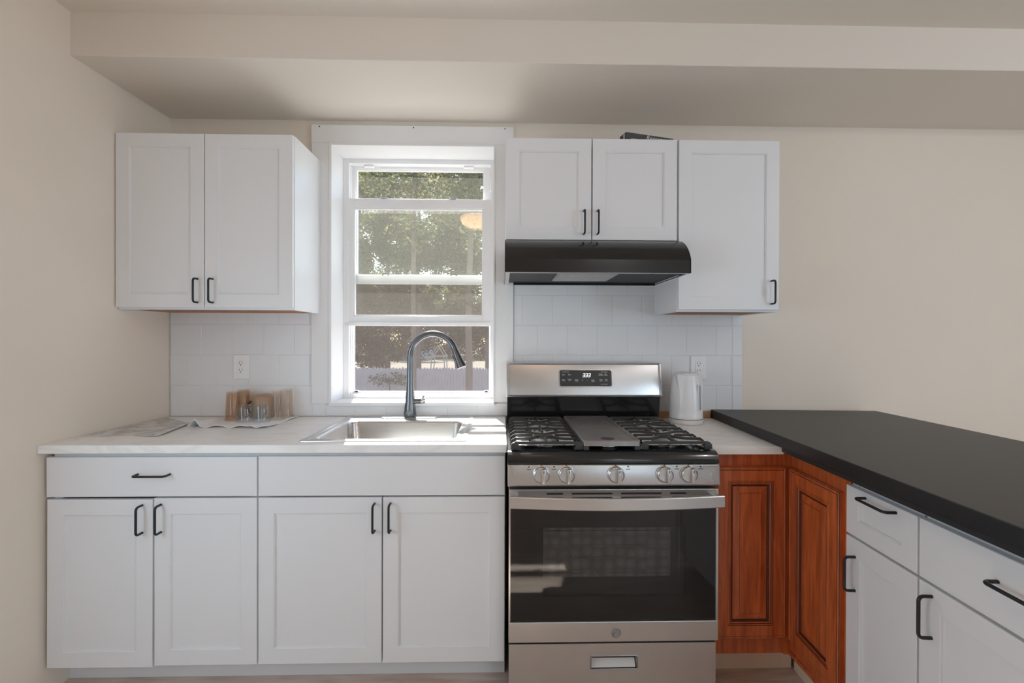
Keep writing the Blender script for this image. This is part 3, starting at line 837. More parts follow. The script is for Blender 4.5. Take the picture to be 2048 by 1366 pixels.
# control panel and knobs
bm = B(); xprism(bm, [(-26.6, 34.6), (-28.15, 34.6), (-28.4, 34.4), (-28.55, 31.7), (-28.3, 31.45), (-26.6, 31.45)], RX0 - .08, RX1 + .1, .05)
cp = obj('control_panel', bm, M_STEEL, rg, smooth=35)
for x, sg in ((RX0 + .0, 1), (RX1 + .02, -1)):
    bm = B(); n = 10
    pts = [(x, 31.55)] + [(x + sg * 1.05 * math.sin(math.pi * i / n), 31.55 + 2.95 * i / n) for i in range(1, n)] + [(x, 34.5)]
    a = [bm.verts.new((p[0], -28.45, p[1])) for p in pts]; b = [bm.verts.new((p[0] * 1.0, -28.56 - (.12 if 0 < i < n else 0), p[1])) for i, p in enumerate(pts)]
    bm.faces.new(a); bm.faces.new(b[::-1])
    for i in range(len(pts)): bm.faces.new((a[i], b[i], b[(i + 1) % len(pts)], a[(i + 1) % len(pts)]))
    e_ = obj('end_flare', bm, M_STEEL, rg, smooth=40); e_.parent = cp; e_.location = e_.location - cp.location
KZ = 33.2
for x in (4.82, 8.35, 15.3, 22.2, 25.6):
    c0 = (x, -28.45, KZ)
    bm = B(); lathe(bm, [(1.2, 0), (1.2, .12), (1.14, .16), (1.14, .55), (1.08, .66), (.98, .70), (0.9, .62), (0, .60)], c0, 36, 'y')
    k = obj('knob', bm, M_STEEL, rg, smooth=40)
    bm = B(); box(bm, x - .12 + .12, x + .52, -29.75, -29.0, KZ - 1.02, KZ + 1.0, .1); g_ = obj('grip', bm, M_STEEL, rg, smooth=40); g_.parent = k; g_.location = g_.location - k.location
    bm = B(); box(bm, x + .2, x + .32, -29.78, -29.7, KZ + .45, KZ + .85); g2 = obj('pointer', bm, M_INK, rg); g2.parent = k; g2.location = g2.location - k.location
for x in (4.82, 8.35, 15.3, 22.2, 25.6):
    sgn = -1 if x < 12 else 1
    bm = B(); lathe(bm, [(0, .04), (.09, .04), (.09, 0)], (x, -28.42, KZ + 1.28), 10, 'y'); mk = obj('off_mark', bm, M_INK, rg); mk.parent = cp; mk.location = mk.location - cp.location
    bm = B(); lathe(bm, [(0, .04), (.11, .04), (.11, 0)], (x + sgn * 1.75, -28.42, KZ + 1.05), 10, 'y'); mk = obj('flame_mark', bm, M_INK, rg); mk.parent = cp; mk.location = mk.location - cp.location
    bm = B(); box(bm, x + sgn * 1.75 - .3, x + sgn * 1.75 + .3, -28.5, -28.44, KZ + .66, KZ + .74); mk = obj('burner_mark', bm, M_INK, rg); mk.parent = cp; mk.location = mk.location - cp.location
# oven door
DY = -28.35
bm = B()
box(bm, RX0 + .1, RX1 + .05, -28.35, -26.9, 28.45, 31.05, .08); box(bm, RX0 + .1, RX1 + .05, -28.35, -26.9, 9.5, 12.35, .08)
box(bm, RX0 + .1, RX0 + .35, -28.2, -26.9, 12.3, 28.5); box(bm, RX1 - .3, RX1 + .05, -28.2, -26.9, 12.3, 28.5)
od = obj('oven_door', bm, M_STEEL, rg)


def child(o, p):
    o.parent = p; o.location = o.location - p.location; return o


bm = B(); box(bm, RX0 + .3, RX1 - .25, -28.3, -28.12, 12.3, 28.5); child(obj('oven_glass', bm, M_OVENGLASS, rg), od)
bm = B(); 
GX0, GX1, GZ0, GZ1 = 5.15, 23.4, 18.3, 25.5
box(bm, RX0 + .3, GX0, -27.95, -27.6, 12.3, 28.5); box(bm, GX1 + 2.1, RX1 - .25, -27.95, -27.6, 12.3, 28.5); box(bm, GX0, GX1 + 2.1, -27.95, -27.6, GZ1, 28.5); box(bm, GX0, GX1 + 2.1, -27.95, -27.6, 12.3, GZ0 - 2.6)
child(obj('inner_mask', bm, M_BLACKMATTE, rg), od)
bm = B(); box(bm, GX0, GX1, -27.5, -27.35, GZ0, GZ1); child(obj('oven_window', bm, M_OVENSCR, rg), od)
bm = B(); box(bm, GX0, GX1 + 2.1, -27.3, -27.0, GZ0 - 2.6, GZ1)
child(obj('window_reveal', bm, mat('dark_grey_enamel', (0.05, 0.05, 0.05), .4), rg), od)
for z in (18.85, 21.1, 24.9, 22.9):
    bm = B(); tube(bm, [(GX0 + .2, -27.6, z), (GX1 - .1, -27.6, z)], .055 if z != 22.9 else .03, 6)
    if z < 22:
        for i in range(7): lathe(bm, [(.06, 0), (.06, .35)], (GX0 + 4 + i * 1.9, -27.6, z), 6)
    child(obj('rack_wire', bm, M_SATIN, rg), od)
bm = B(); tube(bm, [(GX1 + 1.25, -27.55, GZ0 - .3), (GX1 + 1.25, -27.55, GZ1 - .1)], .06, 6); child(obj('rack_support', bm, M_SATIN, rg), od)
bm = B()
for z in (30.45, 29.85):
    for a, b in ((5.55, 7.9), (9.1, 14.85), (16.05, 21.85), (23.0, 25.35)):
        if z < 30 and (a < 6 or a > 22): a, b = (a + .3, b)
        p = rrect(a, b, z - .12, z + .12, .11, 3)
        va = [bm.verts.new((x, -28.42, zz)) for x, zz in p]; vb = [bm.verts.new((x, -28.3, zz)) for x, zz in p]
        bm.faces.new(va); bm.faces.new(vb[::-1])
        for i in range(len(p)): bm.faces.new((va[i], vb[i], vb[(i + 1) % len(p)], va[(i + 1) % len(p)]))
child(obj('vent_slots', bm, M_BLACKMATTE, rg), od)
bm = B(); n = 24; pts = []
for i in range(n + 1):
    u = i / n; pts.append((RX0 + .3 + u * (RX1 - RX0 - .35), -30.0 - 1.1 * math.sin(math.pi * u), 29.85))
sweep(bm, pts, [(-.22, -.8), (.22, -.8), (.28, -.7), (.28, .7), (.22, .8), (-.22, .8), (-.28, .7), (-.28, -.7)])
for x in (RX0 + .9, RX1 - .7): box(bm, x - .5, x + .5, -30.0, -28.3, 29.3, 30.4, .08)
child(obj('door_handle', bm, M_STEEL, rg, smooth=30), od)
bm = B(); lathe(bm, [(0.68, 0), (.68, .05), (.62, .08), (.58, .05), (0, .05)], (15.45, -28.35, 10.75), 30, 'y')
lg = child(obj('logo_badge', bm, mat('badge_grey', (0.30, 0.285, 0.28), .4, 0.8), rg, smooth=30), od)
bm = B()
for k in range(2):
    s_ = -1 if k == 0 else 1
    tube(bm, [(15.45 + s_ * .05 + .22 * s_ * math.sin(t * .8), -28.41, 10.75 + .32 * math.cos(t)) for t in [i * .45 for i in range(13)]], .025, 5)
tube(bm, [(15.45 + .46 * math.cos(2 * math.pi * i / 24), -28.41, 10.75 + .46 * math.sin(2 * math.pi * i / 24)) for i in range(24)], .022, 5, closed=True)
l2 = obj('monogram', bm, M_STEEL, rg); child(l2, od)
bm = B(); box(bm, RX0 + .3, RX1 - .3, -27.6, -26.6, 9.0, 9.5); obj('door_gap', bm, M_BLACKMATTE, rg)
bm = B()   # warming drawer with recessed pull
hx0, hx1, hz0, hz1 = 12.05, 18.5, 5.45, 7.15
for q in ((RX0 + .15, hx0, 1.2, 9.0), (hx1, RX1 - .1, 1.2, 9.0), (hx0, hx1, hz1, 9.0), (hx0, hx1, 1.2, hz0)): box(bm, q[0], q[1], -27.9, -26.8, q[2], q[3])
bmesh.ops.remove_doubles(bm, verts=bm.verts[:], dist=1e-4)
dr = obj('drawer', bm, M_STEEL, rg)
bm = B()
for q in ((hx0 - .2, hx1 + .2, hz1, hz1 + .2), (hx0 - .2, hx1 + .2, hz0 - .15, hz0), (hx0 - .2, hx0, hz0, hz1), (hx1, hx1 + .2, hz0, hz1)): box(bm, q[0], q[1], -28.0, -27.7, q[2], q[3], .05)
child(obj('pull_frame', bm, M_SATIN, rg), dr)
bm = B(); xprism(bm, [(-27.75, hz0 + .02), (-27.05, hz0 + .95), (-27.0, hz0 + .02)], hx0 + .05, hx1 - .1); child(obj('pull_lip', bm, mat('pull_lip_white', (.72, .7, .68), .5), rg), dr)
bm = B(); box(bm, hx0, hx1, -26.95, -26.85, hz0, hz1); child(obj('pull_recess', bm, M_BLACKMATTE, rg), dr)


# burners, foil, grates, griddle
def burner(x, y, r, foil):
    bm = B(); z = 36.35
    lathe(bm, [(r, 0), (r * .98, .25), (r * .8, .3), (r * .8, .5), (r * .86, .55), (r * .86, .7), (r * .78, .78), (0, .8)], (x, y, z), 28)
    o = obj('burner', bm, M_ALU, rg, smooth=40)
    bm = B()
    lathe(bm, [(r * .74, 0), (r * .74, .12), (r * .66, .18), (0, .2)], (x, y, z + .8), 28); child(obj('burner_cap', bm, M_IRON, rg, smooth=40), o)
    if foil:
        rnd = random.Random(int(x * 7)); bm = B(); n = 26; hw = 4.3
        g = [[None] * (n + 1) for _ in range(n + 1)]
        for i in range(n + 1):
            for j in range(n + 1):
                px, py = x + hw * (2 * i / n - 1), y + 5.1 * (2 * j / n - 1)
                d = math.hypot(px - x, py - y); e = max(abs(2 * i / n - 1), abs(2 * j / n - 1))
                h = 36.42 + rnd.random() * .16 + (.5 * max(0, e - .72) / .28) * rnd.uniform(.75, 1.1)
                g[i][j] = bm.verts.new((px, py, h)) if d > r * 1.02 else None
        for i in range(n):
            for j in range(n):
                q = [g[i][j], g[i + 1][j], g[i + 1][j + 1], g[i][j + 1]]
                if all(q): bm.faces.new(q)
        child(obj('foil_liner', bm, M_FOIL, rg), o)


BXL, BXR = 5.75, 24.45
burner(BXL, -21.7, 2.1, True); burner(BXL, -10.9, 1.7, True); burner(BXR, -21.7, 1.9, True); burner(BXR, -10.9, 1.6, True); burner(15.1, -24.2, 1.5, False)


def grate(x0, x1):
    bm = B(); cx = (x0 + x1) / 2; ys = [-5.5 - i * (21.4 / 8) for i in range(9)]; z = 37.2
    pr = [(-.13, -.1), (.13, -.1), (.16, .18), (.09, .28), (-.09, .28), (-.16, .18)]
    hw = (x1 - x0) / 2
    for i, y in enumerate(ys):
        def ends(mid):
            return [(x0 + .05, y, 36.35), (x0 + .12, y, z - .25), (x0 + .45, y, z)] + mid + [(x1 - .45, y, z), (x1 - .12, y, z - .25), (x1 - .05, y, 36.35)]
        if i in (0, 4, 8): sweep(bm, ends([]), pr)
        elif i in (2, 6):
            sweep(bm, ends([])[:3] + [(cx - 1.7, y, z)], pr); sweep(bm, [(cx + 1.7, y, z)] + ends([])[3:], pr)
        else:
            tgt = ys[2] if i < 4 else ys[6]; d = (tgt - y); mid = []
            for k in range(13):
                u = -1 + 2 * k / 12; mid.append((cx + u * hw * .62, y + d * .72 * (0.5 + 0.5 * math.cos(math.pi * u)) ** 1.0, z))
            sweep(bm, ends(mid), pr)
    for y0, y1 in ((ys[0], ys[1] - .2), (ys[4], ys[3] - .4 + 0.9), (ys[4], ys[5] - .3), (ys[8], ys[7] - .9 + 1.6)):
        sweep(bm, [(cx, y0, z), (cx, y1, z)], pr)
    # lower side rails
    for x in (x0 + .12, x1 - .12):
        sweep(bm, [(x, ys[0], 36.55), (x, ys[8], 36.55)], [(-.14, -.2), (.14, -.2), (.14, .2), (-.14, .2)])
    for x in (x0 + .5, x1 - .5):
        for y in (ys[0], ys[8]): box(bm, x - .45, x + .45, y - .2, y + .2, 36.3, 37.35, .08)
    return obj('grate', bm, M_IRON, rg, smooth=40)


grate(0.75, 10.75); grate(19.45, 29.45)
bm = B()
x0, x1, y0, y1 = 10.95, 19.25, -27.15, -5.3
st = [(rrect(x0, x1, y0, y1, .4), 36.85), (rrect(x0, x1, y0, y1, .4), 37.5), (rrect(x0 + .08, x1 - .08, y0 + .08, y1 - .08, .4), 37.62), (rrect(x0 + .35, x1 - .35, y0 + .3, y1 - .35, .4), 37.6),
      (rrect(x0 + .55, x1 - .55, y0 + .35, y1 - 1.3, .4), 37.35), (rrect(x0 + .6, x1 - .6, y0 + .4, y1 - 1.5, .4), 37.3)]
ringstack(bm, st)
gr = obj('griddle', bm, M_GRIDDLE, rg, smooth=30, label='flat griddle plate between the grates')
for x in (x0 + .45, x1 - .45):
    for y in (y0 + .35, y1 - .4):
        bm = B(); box(bm, x - .4, x + .4, y - .25, y + .25, 36.25, 37.0, .06); child(obj('griddle_foot', bm, M_IRON, rg), gr)

# ================================================================== RIGHT: corner counter, black slab, corner cabinet, peninsula
PO = Vector((42.15, -24.75, 0)); PA = math.atan2(-.9981, -.0619)
PD = Vector((math.cos(PA), math.sin(PA), 0)); PE = Vector((-math.sin(PA), math.cos(PA), 0))
pen = lambda s, t, z: (PO + PD * s + PE * t + Vector((0, 0, z)))
p1 = pen(-.9, -1.0, 0)
bm = B(); prism(bm, [(30.2, -25.55), (41.45, -25.55), (42.2, -10), (42.2, -.36), (30.2, -.36)], ZCT - 1.2, ZCT - .75 + .0, 0)
bm.free(); bm = B()
prism(bm, [(30.25, -25.6), (41.0, -25.6), (41.05, -24.5), (42.8, -.36), (30.25, -.36)], 35.2, 36.38, .06)
tag(obj('countertop', bm, M_MARBLE), 'small white marble-look countertop corner between the range and the black slab', 'countertop')
bm = B(); box(bm, 30.6, 41.3, -.75, -.36, 36.4, 37.75, .03); tag(obj('wood_strip', bm, M_PINE), 'raw pine strip along the wall behind the kettle', 'wood strip')
# black slab top
sl = thing('bar_counter', 'thick black slab top on the right-hand peninsula', 'countertop', (55, -35, 36.4))
SX = lambda s, t: pen(s, t, 0)
c0 = Vector((41.5, -.15, 0)); d = PD; e = PE
def slp(s, t): q = c0 + d * s + e * t; return (q.x, q.y)
bm = B(); prism(bm, [slp(0.3, 0.0), slp(71, .35), slp(71, 32.2), slp(0.3, 32.2)], 36.42, 38.1, .09)
obj('top', bm, M_SLAB, sl)
bm = B(); prism(bm, [slp(26.2, .35), slp(70.5, .6), slp(70.5, 31.8), slp(26.2, 31.8)], 35.8, 36.42); obj('underlayment', bm, M_BLACKMATTE, sl)

# cherry corner cabinet (L-shaped, two hinged leaves)
cc = thing('corner_cabinet', 'cherry wood corner base cabinet with two raised-panel door leaves', 'cabinet', (42, -24, 0))
bm = B()
xi = 42.15
box(bm, 30.35, xi + .8, -24.0, -23.2, 4.7, 35.15)                               # face frame beside the range
q = [pen(-.3, .78, 0), pen(12.75, .78, 0), pen(12.75, 1.5, 0), pen(-.3, 1.5, 0)]
prism(bm, [(v.x, v.y) for v in q], 4.7, 35.75)
q = [pen(-.6, .7, 0), pen(12.75, .7, 0), pen(12.75, .9, 0), pen(-.6, .9, 0)]
prism(bm, [(v.x, v.y) for v in q], 4.7, 35.75)
box(bm, 41.85, 43.1, -24.45, -23.3, 4.75, 35.1)
obj('face_frame', bm, [M_CHERRY], cc)
bm = B(); box(bm, 30.35, 30.95, -23.3, -.5, 4.7, 35.1); box(bm, 30.9, 66, -.9, -.4, 4.7, 35.1); box(bm, 30.9, 42.5, -23.2, -.9, 4.8, 5.4); box(bm, 42.5, 66, -36, -.9, 4.8, 5.4)
obj('carcass', bm, M_CHERRY, cc)
bm = B(); loops(bm, 31.0, 42.0, 7.3, 33.1, -24.8, RAISED, RAISEDM); o1 = obj('door_leaf', bm, [M_CHERRY, M_GLAZE], cc)
fr2 = bpy.data.objects.new('tmp', None)
bm = B(); loops(bm, 0.1, 11.6, 7.3, 33.1, 0.0, RAISED, RAISEDM)
mtx = Matrix.Translation(PO) @ Matrix.Rotation(PA, 4, 'Z'); bmesh.ops.transform(bm, matrix=mtx, verts=bm.verts[:])
obj('door_leaf', bm, [M_CHERRY, M_GLAZE], cc)
bpy.data.objects.remove(fr2)
bm = B(); box(bm, 30.3, 45.4, -20.6, -20.0, 0, 4.75)
q = [pen(-3.9, 3.2, 0), pen(12.75, 3.2, 0), pen(12.75, 3.8, 0), pen(-3.9, 3.8, 0)]; prism(bm, [(v.x, v.y) for v in q], 0, 4.75)
obj('toe_kick', bm, M_KICK, cc, label='pale beige kick board')

# white peninsula cabinets in the slab's frame
GP = 'white base cabinets of the peninsula'


def pencab(label, s0, s1, draw_prof, dh, doorh, hl):
    o = PO + PD * s0
    t = thing('base_cabinet', label, 'cabinet', (o.x, o.y, 0), PA, GP)
    wd = s1 - s0
    bm = B(); box(bm, .1, .7, 1.4, 24, 4.4, 35.7); box(bm, wd - .7, wd - .1, 1.4, 24, 4.4, 35.7); box(bm, .7, wd - .7, 23.5, 24, 4.4, 35.7)
    box(bm, .1, wd - .1, .78, 1.4, 34.0, 35.7); box(bm, .1, wd - .1, .78, 1.4, 28.2, 29.0); box(bm, .1, wd - .1, .78, 1.4, 4.4, 5.2); box(bm, .7, wd - .7, 1.4, 23.5, 4.4, 5.0)
    obj('carcass', bm, M_BOX, t, local=True)
    drawer(t, .1, wd - .08, 28.75, 34.55, 0, dh[0] - s0, dh[1], dh[2], prof=draw_prof)
    door(t, .1, wd - .08, 4.5, 28.45, 0, doorh[0] - s0, doorh[1], rail=2.25)
    shelf_board(t, 'toe_kick', 0, wd, 4.0, 4.6, 0, 4.45, M_WHITE)
    return t


pencab('narrow white peninsula base cabinet beside the cherry corner cabinet', 12.8, 23.42, SHAKER(1.95), (18.4, 33.9, 4.5), (14.5, 22.35), 4)
pencab('wide white peninsula base cabinet with a plain drawer, nearest the viewer', 23.5, 44.5, SLABF, (33.7, 32.2, 4.6), (25.1, 23.5), 4)

# ================================================================== KETTLE
kt = thing('electric_kettle', 'white plastic electric kettle on its base, between range and black slab', 'kettle', (34.35, -5.6, 36.4))
kx, ky, kz = 34.3, -5.7, 36.4
bm = B(); lathe(bm, [(0, .02), (3.05, .02), (3.12, .12), (3.12, .75), (3.0, .85), (0, .85)], (kx, ky, kz), 44); obj('power_base', bm, M_PLASTIC, kt, smooth=40)
bm = B(); lathe(bm, [(0, .9), (2.96, .9), (3.02, 1.0), (3.02, 1.25), (2.99, 1.35), (2.98, 2.5), (2.9, 5.0), (2.66, 7.2), (2.42, 8.6), (2.3, 9.05), (2.15, 9.15), (0, 9.2)], (kx, ky, kz), 48)
bd = obj('body', bm, M_PLASTIC, kt, smooth=40)
bm = B(); lathe(bm, [(3.0, .84), (3.03, .87), (3.03, .93), (3.0, .95)], (kx, ky, kz), 44); obj('seam', bm, mat('copper_seam', (.25, .12, .07), .5), kt, smooth=40)
bm = B(); lathe(bm, [(2.1, 9.1), (2.14, 9.32), (1.95, 9.5), (1.2, 9.62), (0, 9.65)], (kx, ky, kz), 40); obj('lid', bm, M_PLASTIC, kt, smooth=40)
bm = B(); av = Vector((-.76, -.65, 0)); sv = Vector((-av.y, av.x, 0)); C0 = Vector((kx, ky, kz))
T1, T2, T3 = C0 + av * 2.0 + sv * 1.35 + Vector((0, 0, 9.05)), C0 + av * 2.0 - sv * 1.35 + Vector((0, 0, 9.05)), C0 + av * 3.35 + Vector((0, 0, 9.25))
L1 = C0 + av * 2.72 + Vector((0, 0, 6.0)); I0 = C0 + av * 1.6 + Vector((0, 0, 9.05))
vs = [bm.verts.new(p) for p in (T1, T3, T2, L1, I0)]
for f in ((0, 1, 3), (1, 2, 3), (0, 4, 1), (1, 4, 2), (0, 3, 4), (2, 4, 3)): bm.faces.new([vs[i] for i in f])
bmesh.ops.bevel(bm, geom=bm.edges[:], offset=.06, segments=2, affect='EDGES'); obj('spout', bm, M_PLASTIC, kt, smooth=40)
hv = Vector((.86, .3, 0)).normalized()
bm = B(); hp = [C0 + hv * r + Vector((0, 0, h)) for r, h in ((2.1, 9.2), (2.7, 9.25), (3.1, 8.6), (3.4, 7.6), (3.5, 6.2), (3.45, 4.4), (3.25, 2.8), (2.95, 1.7))]
hp2 = []
for i in range(len(hp) - 1):
    for k in range(4):
        u = k / 4; p0, p1_, p2_, p3 = hp[max(i - 1, 0)], hp[i], hp[i + 1], hp[min(i + 2, len(hp) - 1)]
        hp2.append(0.5 * ((2 * p1_) + (-p0 + p2_) * u + (2 * p0 - 5 * p1_ + 4 * p2_ - p3) * u * u + (-p0 + 3 * p1_ - 3 * p2_ + p3) * u ** 3))
hp2.append(hp[-1]); tube(bm, hp2, .38, 14); obj('handle', bm, M_PLASTIC, kt, smooth=60)
gv = math.radians(-58); bm = B(); ring = []
for half, off_ in ((.50, .0), (.48, .16), (.34, .18), (.30, .12)):
    r_ = []
    zc0, zc1 = 3.0, 7.0
    for i in range(16):
        a = 2 * math.pi * i / 16; zz = (zc1 if math.sin(a) >= 0 else zc0) + half * math.sin(a); la = half * math.cos(a)
        rad = 2.99 - .09 * max(0, (zz - 2.5)) / 2.5 + off_ - .02
        th = gv + la / rad; r_.append(bm.verts.new((kx + rad * math.cos(th), ky + rad * math.sin(th), kz + zz)))
    ring.append(r_)
for k in range(3):
    for i in range(16): bm.faces.new((ring[k][i], ring[k][(i + 1) % 16], ring[k + 1][(i + 1) % 16], ring[k + 1][i]))
f = bm.faces.new(ring[3]); f.material_index = 1
obj('water_gauge', bm, [M_PLASTIC, mat('gauge_smoke', (.35, .36, .37), .15)], kt, smooth=50, label='grey see-through gauge')

# ================================================================== GLASSES ON THE TOWEL
def grid_cloth(name, P, nx, ny, zf, th, m, label, cat):
    """P: four (x,y) corners; thin sheet with height function zf(u,v)"""
    bm = B(); P = [Vector((*p, 0)) for p in P]; top, bot = [], []
    for i in range(nx + 1):
        ra, rb = [], []
        for j in range(ny + 1):
            u, v = i / nx, j / ny
            p = (P[0] * (1 - u) + P[1] * u) * (1 - v) + (P[3] * (1 - u) + P[2] * u) * v
            dx, dy, z = zf(u, v)
            ra.append(bm.verts.new((p.x + dx, p.y + dy, z + th))); rb.append(bm.verts.new((p.x + dx, p.y + dy, z)))
        top.append(ra); bot.append(rb)
    for i in range(nx):
        for j in range(ny):
            bm.faces.new((top[i][j], top[i + 1][j], top[i + 1][j + 1], top[i][j + 1])); bm.faces.new((bot[i][j], bot[i][j + 1], bot[i + 1][j + 1], bot[i + 1][j]))
    for i in range(nx):
        bm.faces.new((bot[i][0], bot[i + 1][0], top[i + 1][0], top[i][0])); bm.faces.new((top[i][ny], top[i + 1][ny], bot[i + 1][ny], bot[i][ny]))
    for j in range(ny):
        bm.faces.new((bot[0][j + 1], bot[0][j], top[0][j], top[0][j + 1])); bm.faces.new((top[nx][j + 1], top[nx][j], bot[nx][j], bot[nx][j + 1]))
    return tag(obj(name, bm, m, smooth=60), label, cat)


def towel_z(u, v):
    e = ZCT + .03
    h = 0.0
    h += .95 * math.exp(-((u - .09) / .045) ** 2) * max(0, 1 - v * 1.15) ** .7                   # raised fold at the near left corner
    h += .34 * math.exp(-((u - .80) / .05) ** 2) * max(0, 1 - v * 1.6)
    h += .38 * math.exp(-((v - .0) / .10) ** 2) * (0.5 + .5 * math.sin(u * 21))
    h += .22 * math.exp(-((u - 1.0) / .07) ** 2) * (0.5 + .5 * math.sin(v * 11))
    flat = 1.0 if (u < .20 or v < .12 or u > .96) else 0.12
    return 0, -.5 * math.sin(u * 9) * max(0, .3 - v), e + h * flat


grid_cloth('towel', [(-55.0, -11.8), (-40.6, -13.2), (-40.6, -1.0), (-55.6, -1.2)], 70, 40, towel_z, .1, M_CLOTH, 'white cloth spread on the countertop under the drying glasses', 'towel')
def leaf_z(u, v): return 0, 0, ZCT + .02 + .28 * max(0, (u - .55) / .45) ** 2 * (.4 + .6 * v) + .02 * math.sin(u * 7 + v * 3)
grid_cloth('printed_leaflet', [(-66.6, -19.3), (-54.3, -19.4), (-56.2, -9.2), (-65.9, -1.2)], 24, 16, leaf_z, .05, M_LEAFLET, 'grey printed sheet lying flat on the countertop by the left wall', 'leaflet')
GZ = ZCT + .14
GG = 'glasses drying upside down on the cloth'


def tumbler(x, y, rb, rt, h, m, label, sides=40, thick=.1, base=.35, group=GG, name='drinking_glass'):
    """upside-down glass: rim (radius rb) below, closed base (radius rt) on top"""
    bm = B()
    lathe(bm, [(rb, 0), (rb + .02, .06), (rt + .04, h - .3), (rt - .06, h - .05), (rt - .25, h), (0, h - .06), (0, h - base), (rt - .22 - thick, h - base - .02), (rt - thick - .02, h - base - .25), (rb - thick, .04)], (x, y, GZ), sides, closed=True)
    o = tag(obj(name, bm, m, smooth=45), label, 'glass', group); return o


tumbler(-50.85, -5.3, 1.42, 1.10, 5.35, M_AMBER, 'front amber tumbler of the left pair, upside down on the cloth', 12)
tumbler(-50.6, -2.35, 1.42, 1.10, 5.4, M_AMBER, 'amber tumbler just behind the front one of the left pair', 12)
tumbler(-43.0, -4.55, 1.38, 1.08, 5.5, M_AMBER2, 'front tall pale tumbler of the right pair, upside down on the cloth', 12)
tumbler(-42.7, -1.75, 1.38, 1.1, 5.5, M_AMBER2, 'tall pale tumbler nearest the tile at the right of the glasses', 12)
tumbler(-48.0, -6.6, 1.55, 1.42, 3.05, M_CLEARG, 'short clear glass beside the front amber tumbler')
tumbler(-44.85, -6.8, 1.5, 1.38, 3.2, M_CLEARG, 'short clear glass in front of the tall pale tumblers')
cp_ = thing('cup', 'brown cup upside down against the tile behind the short glasses', 'cup', (-46.95, -2.3, GZ), 0, None)
bm = B(); lathe(bm, [(1.95, 0), (1.98, .1), (1.95, 3.0), (1.85, 3.9), (1.55, 4.35), (1.2, 4.5), (0, 4.5), (0, 4.3), (1.4, 4.2), (1.78, 3.3), (1.84, .05)], (-46.95, -2.3, GZ), 40, closed=True); obj('bowl', bm, M_BROWN, cp_, smooth=45)
bm = B(); tube(bm, [(-48.6, -3.1, GZ + 3.2), (-49.0, -3.5, GZ + 3.0), (-49.15, -3.7, GZ + 2.2), (-49.0, -3.5, GZ + 1.4), (-48.6, -3.1, GZ + 1.0)], .2, 10); obj('handle', bm, mat('dark_brown_handle', (.05, .035, .03), .35), cp_, smooth=60)

# ================================================================== CARTON ON THE WALL CABINETS
ct = thing('carton', 'flat dark printed carton lying on top of the wall cabinets over the hood', 'box', (24, -8, ZT), 0)
A0, A1 = Vector((21.1, -11.5, 0)), Vector((30.5, -8.9, 0))
dv = (A1 - A0).normalized(); nv = Vector((-dv.y, dv.x, 0))
bm = B(); q = [A0, A1, A1 + nv * 2.2, A0 + nv * 2.2]
ln = (A1 - A0).length
prism(bm, [(v.x, v.y) for v in q], ZT + .03, ZT + 1.75, .03); cb = obj('carton_body', bm, M_CARD, ct)
bm = B(); q = [A0 + dv * 1.0 - nv * .03, A0 + dv * 5.5 - nv * .03, A0 + dv * 5.5 + nv * .02, A0 + dv * 1.0 + nv * .02]; prism(bm, [(v.x, v.y) for v in q], ZT + .35, ZT + .75)
q = [A0 - dv * .03 + nv * .4, A0 + nv * .4 + dv * .02, A0 + nv * 1.0 + dv * .02, A0 + nv * 1.0 - dv * .03]; prism(bm, [(v.x, v.y) for v in q], ZT + .2, ZT + 1.6)
obj('pale_band', bm, M_CARDL, ct)
tp = A0 + dv * 5.9 - nv * .06
bm = B(); merge(bm, text_bm('Reasons', 1.15, shear=.3), Matrix.Translation((tp.x, tp.y, ZT + .85)) @ Matrix.Rotation(math.atan2(dv.y, dv.x), 4, 'Z') @ Matrix.Rotation(math.pi / 2, 4, 'X'))
obj('lettering', bm, M_PRINT, ct)

# ================================================================== CEILING LIGHTS
def ceiling_light(x, y, label, energy=0):
    t = thing('ceiling_light', label, 'ceiling light', (x, y, ZC), 0, 'dome ceiling lights')
    bm = B(); lathe(bm, [(0, 0), (6.6, 0), (6.8, -.4), (6.6, -1.0), (0, -1.0)], (x, y, ZC), 40); obj('pan', bm, M_SATIN, t, smooth=40)
    bm = B(); lathe(bm, [(6.3, -.9), (6.6, -1.6), (6.4, -2.6), (5.4, -3.8), (3.6, -4.7), (1.5, -5.1), (0, -5.2)], (x, y, ZC), 40); obj('lamp_shade', bm, M_LAMPGLASS, t, smooth=60)
    if not energy: return
    l = light('lamp_bulb', 'POINT', (x, y, ZC - 3), energy, (0.84, 0.98, 1.16), size=1.2); l.parent = t; l.location = Vector((0, 0, -3)) * S


ceiling_light(-10.8, -80, 'dome ceiling light mirrored in the window glass')
ceiling_light(100, -84, 'dome ceiling light over the dining side of the room', 14)
ceiling_light(50, -150, 'dome ceiling light further back behind the camera', 15)  # made-up fill lamp, placed where the window glass does not mirror it

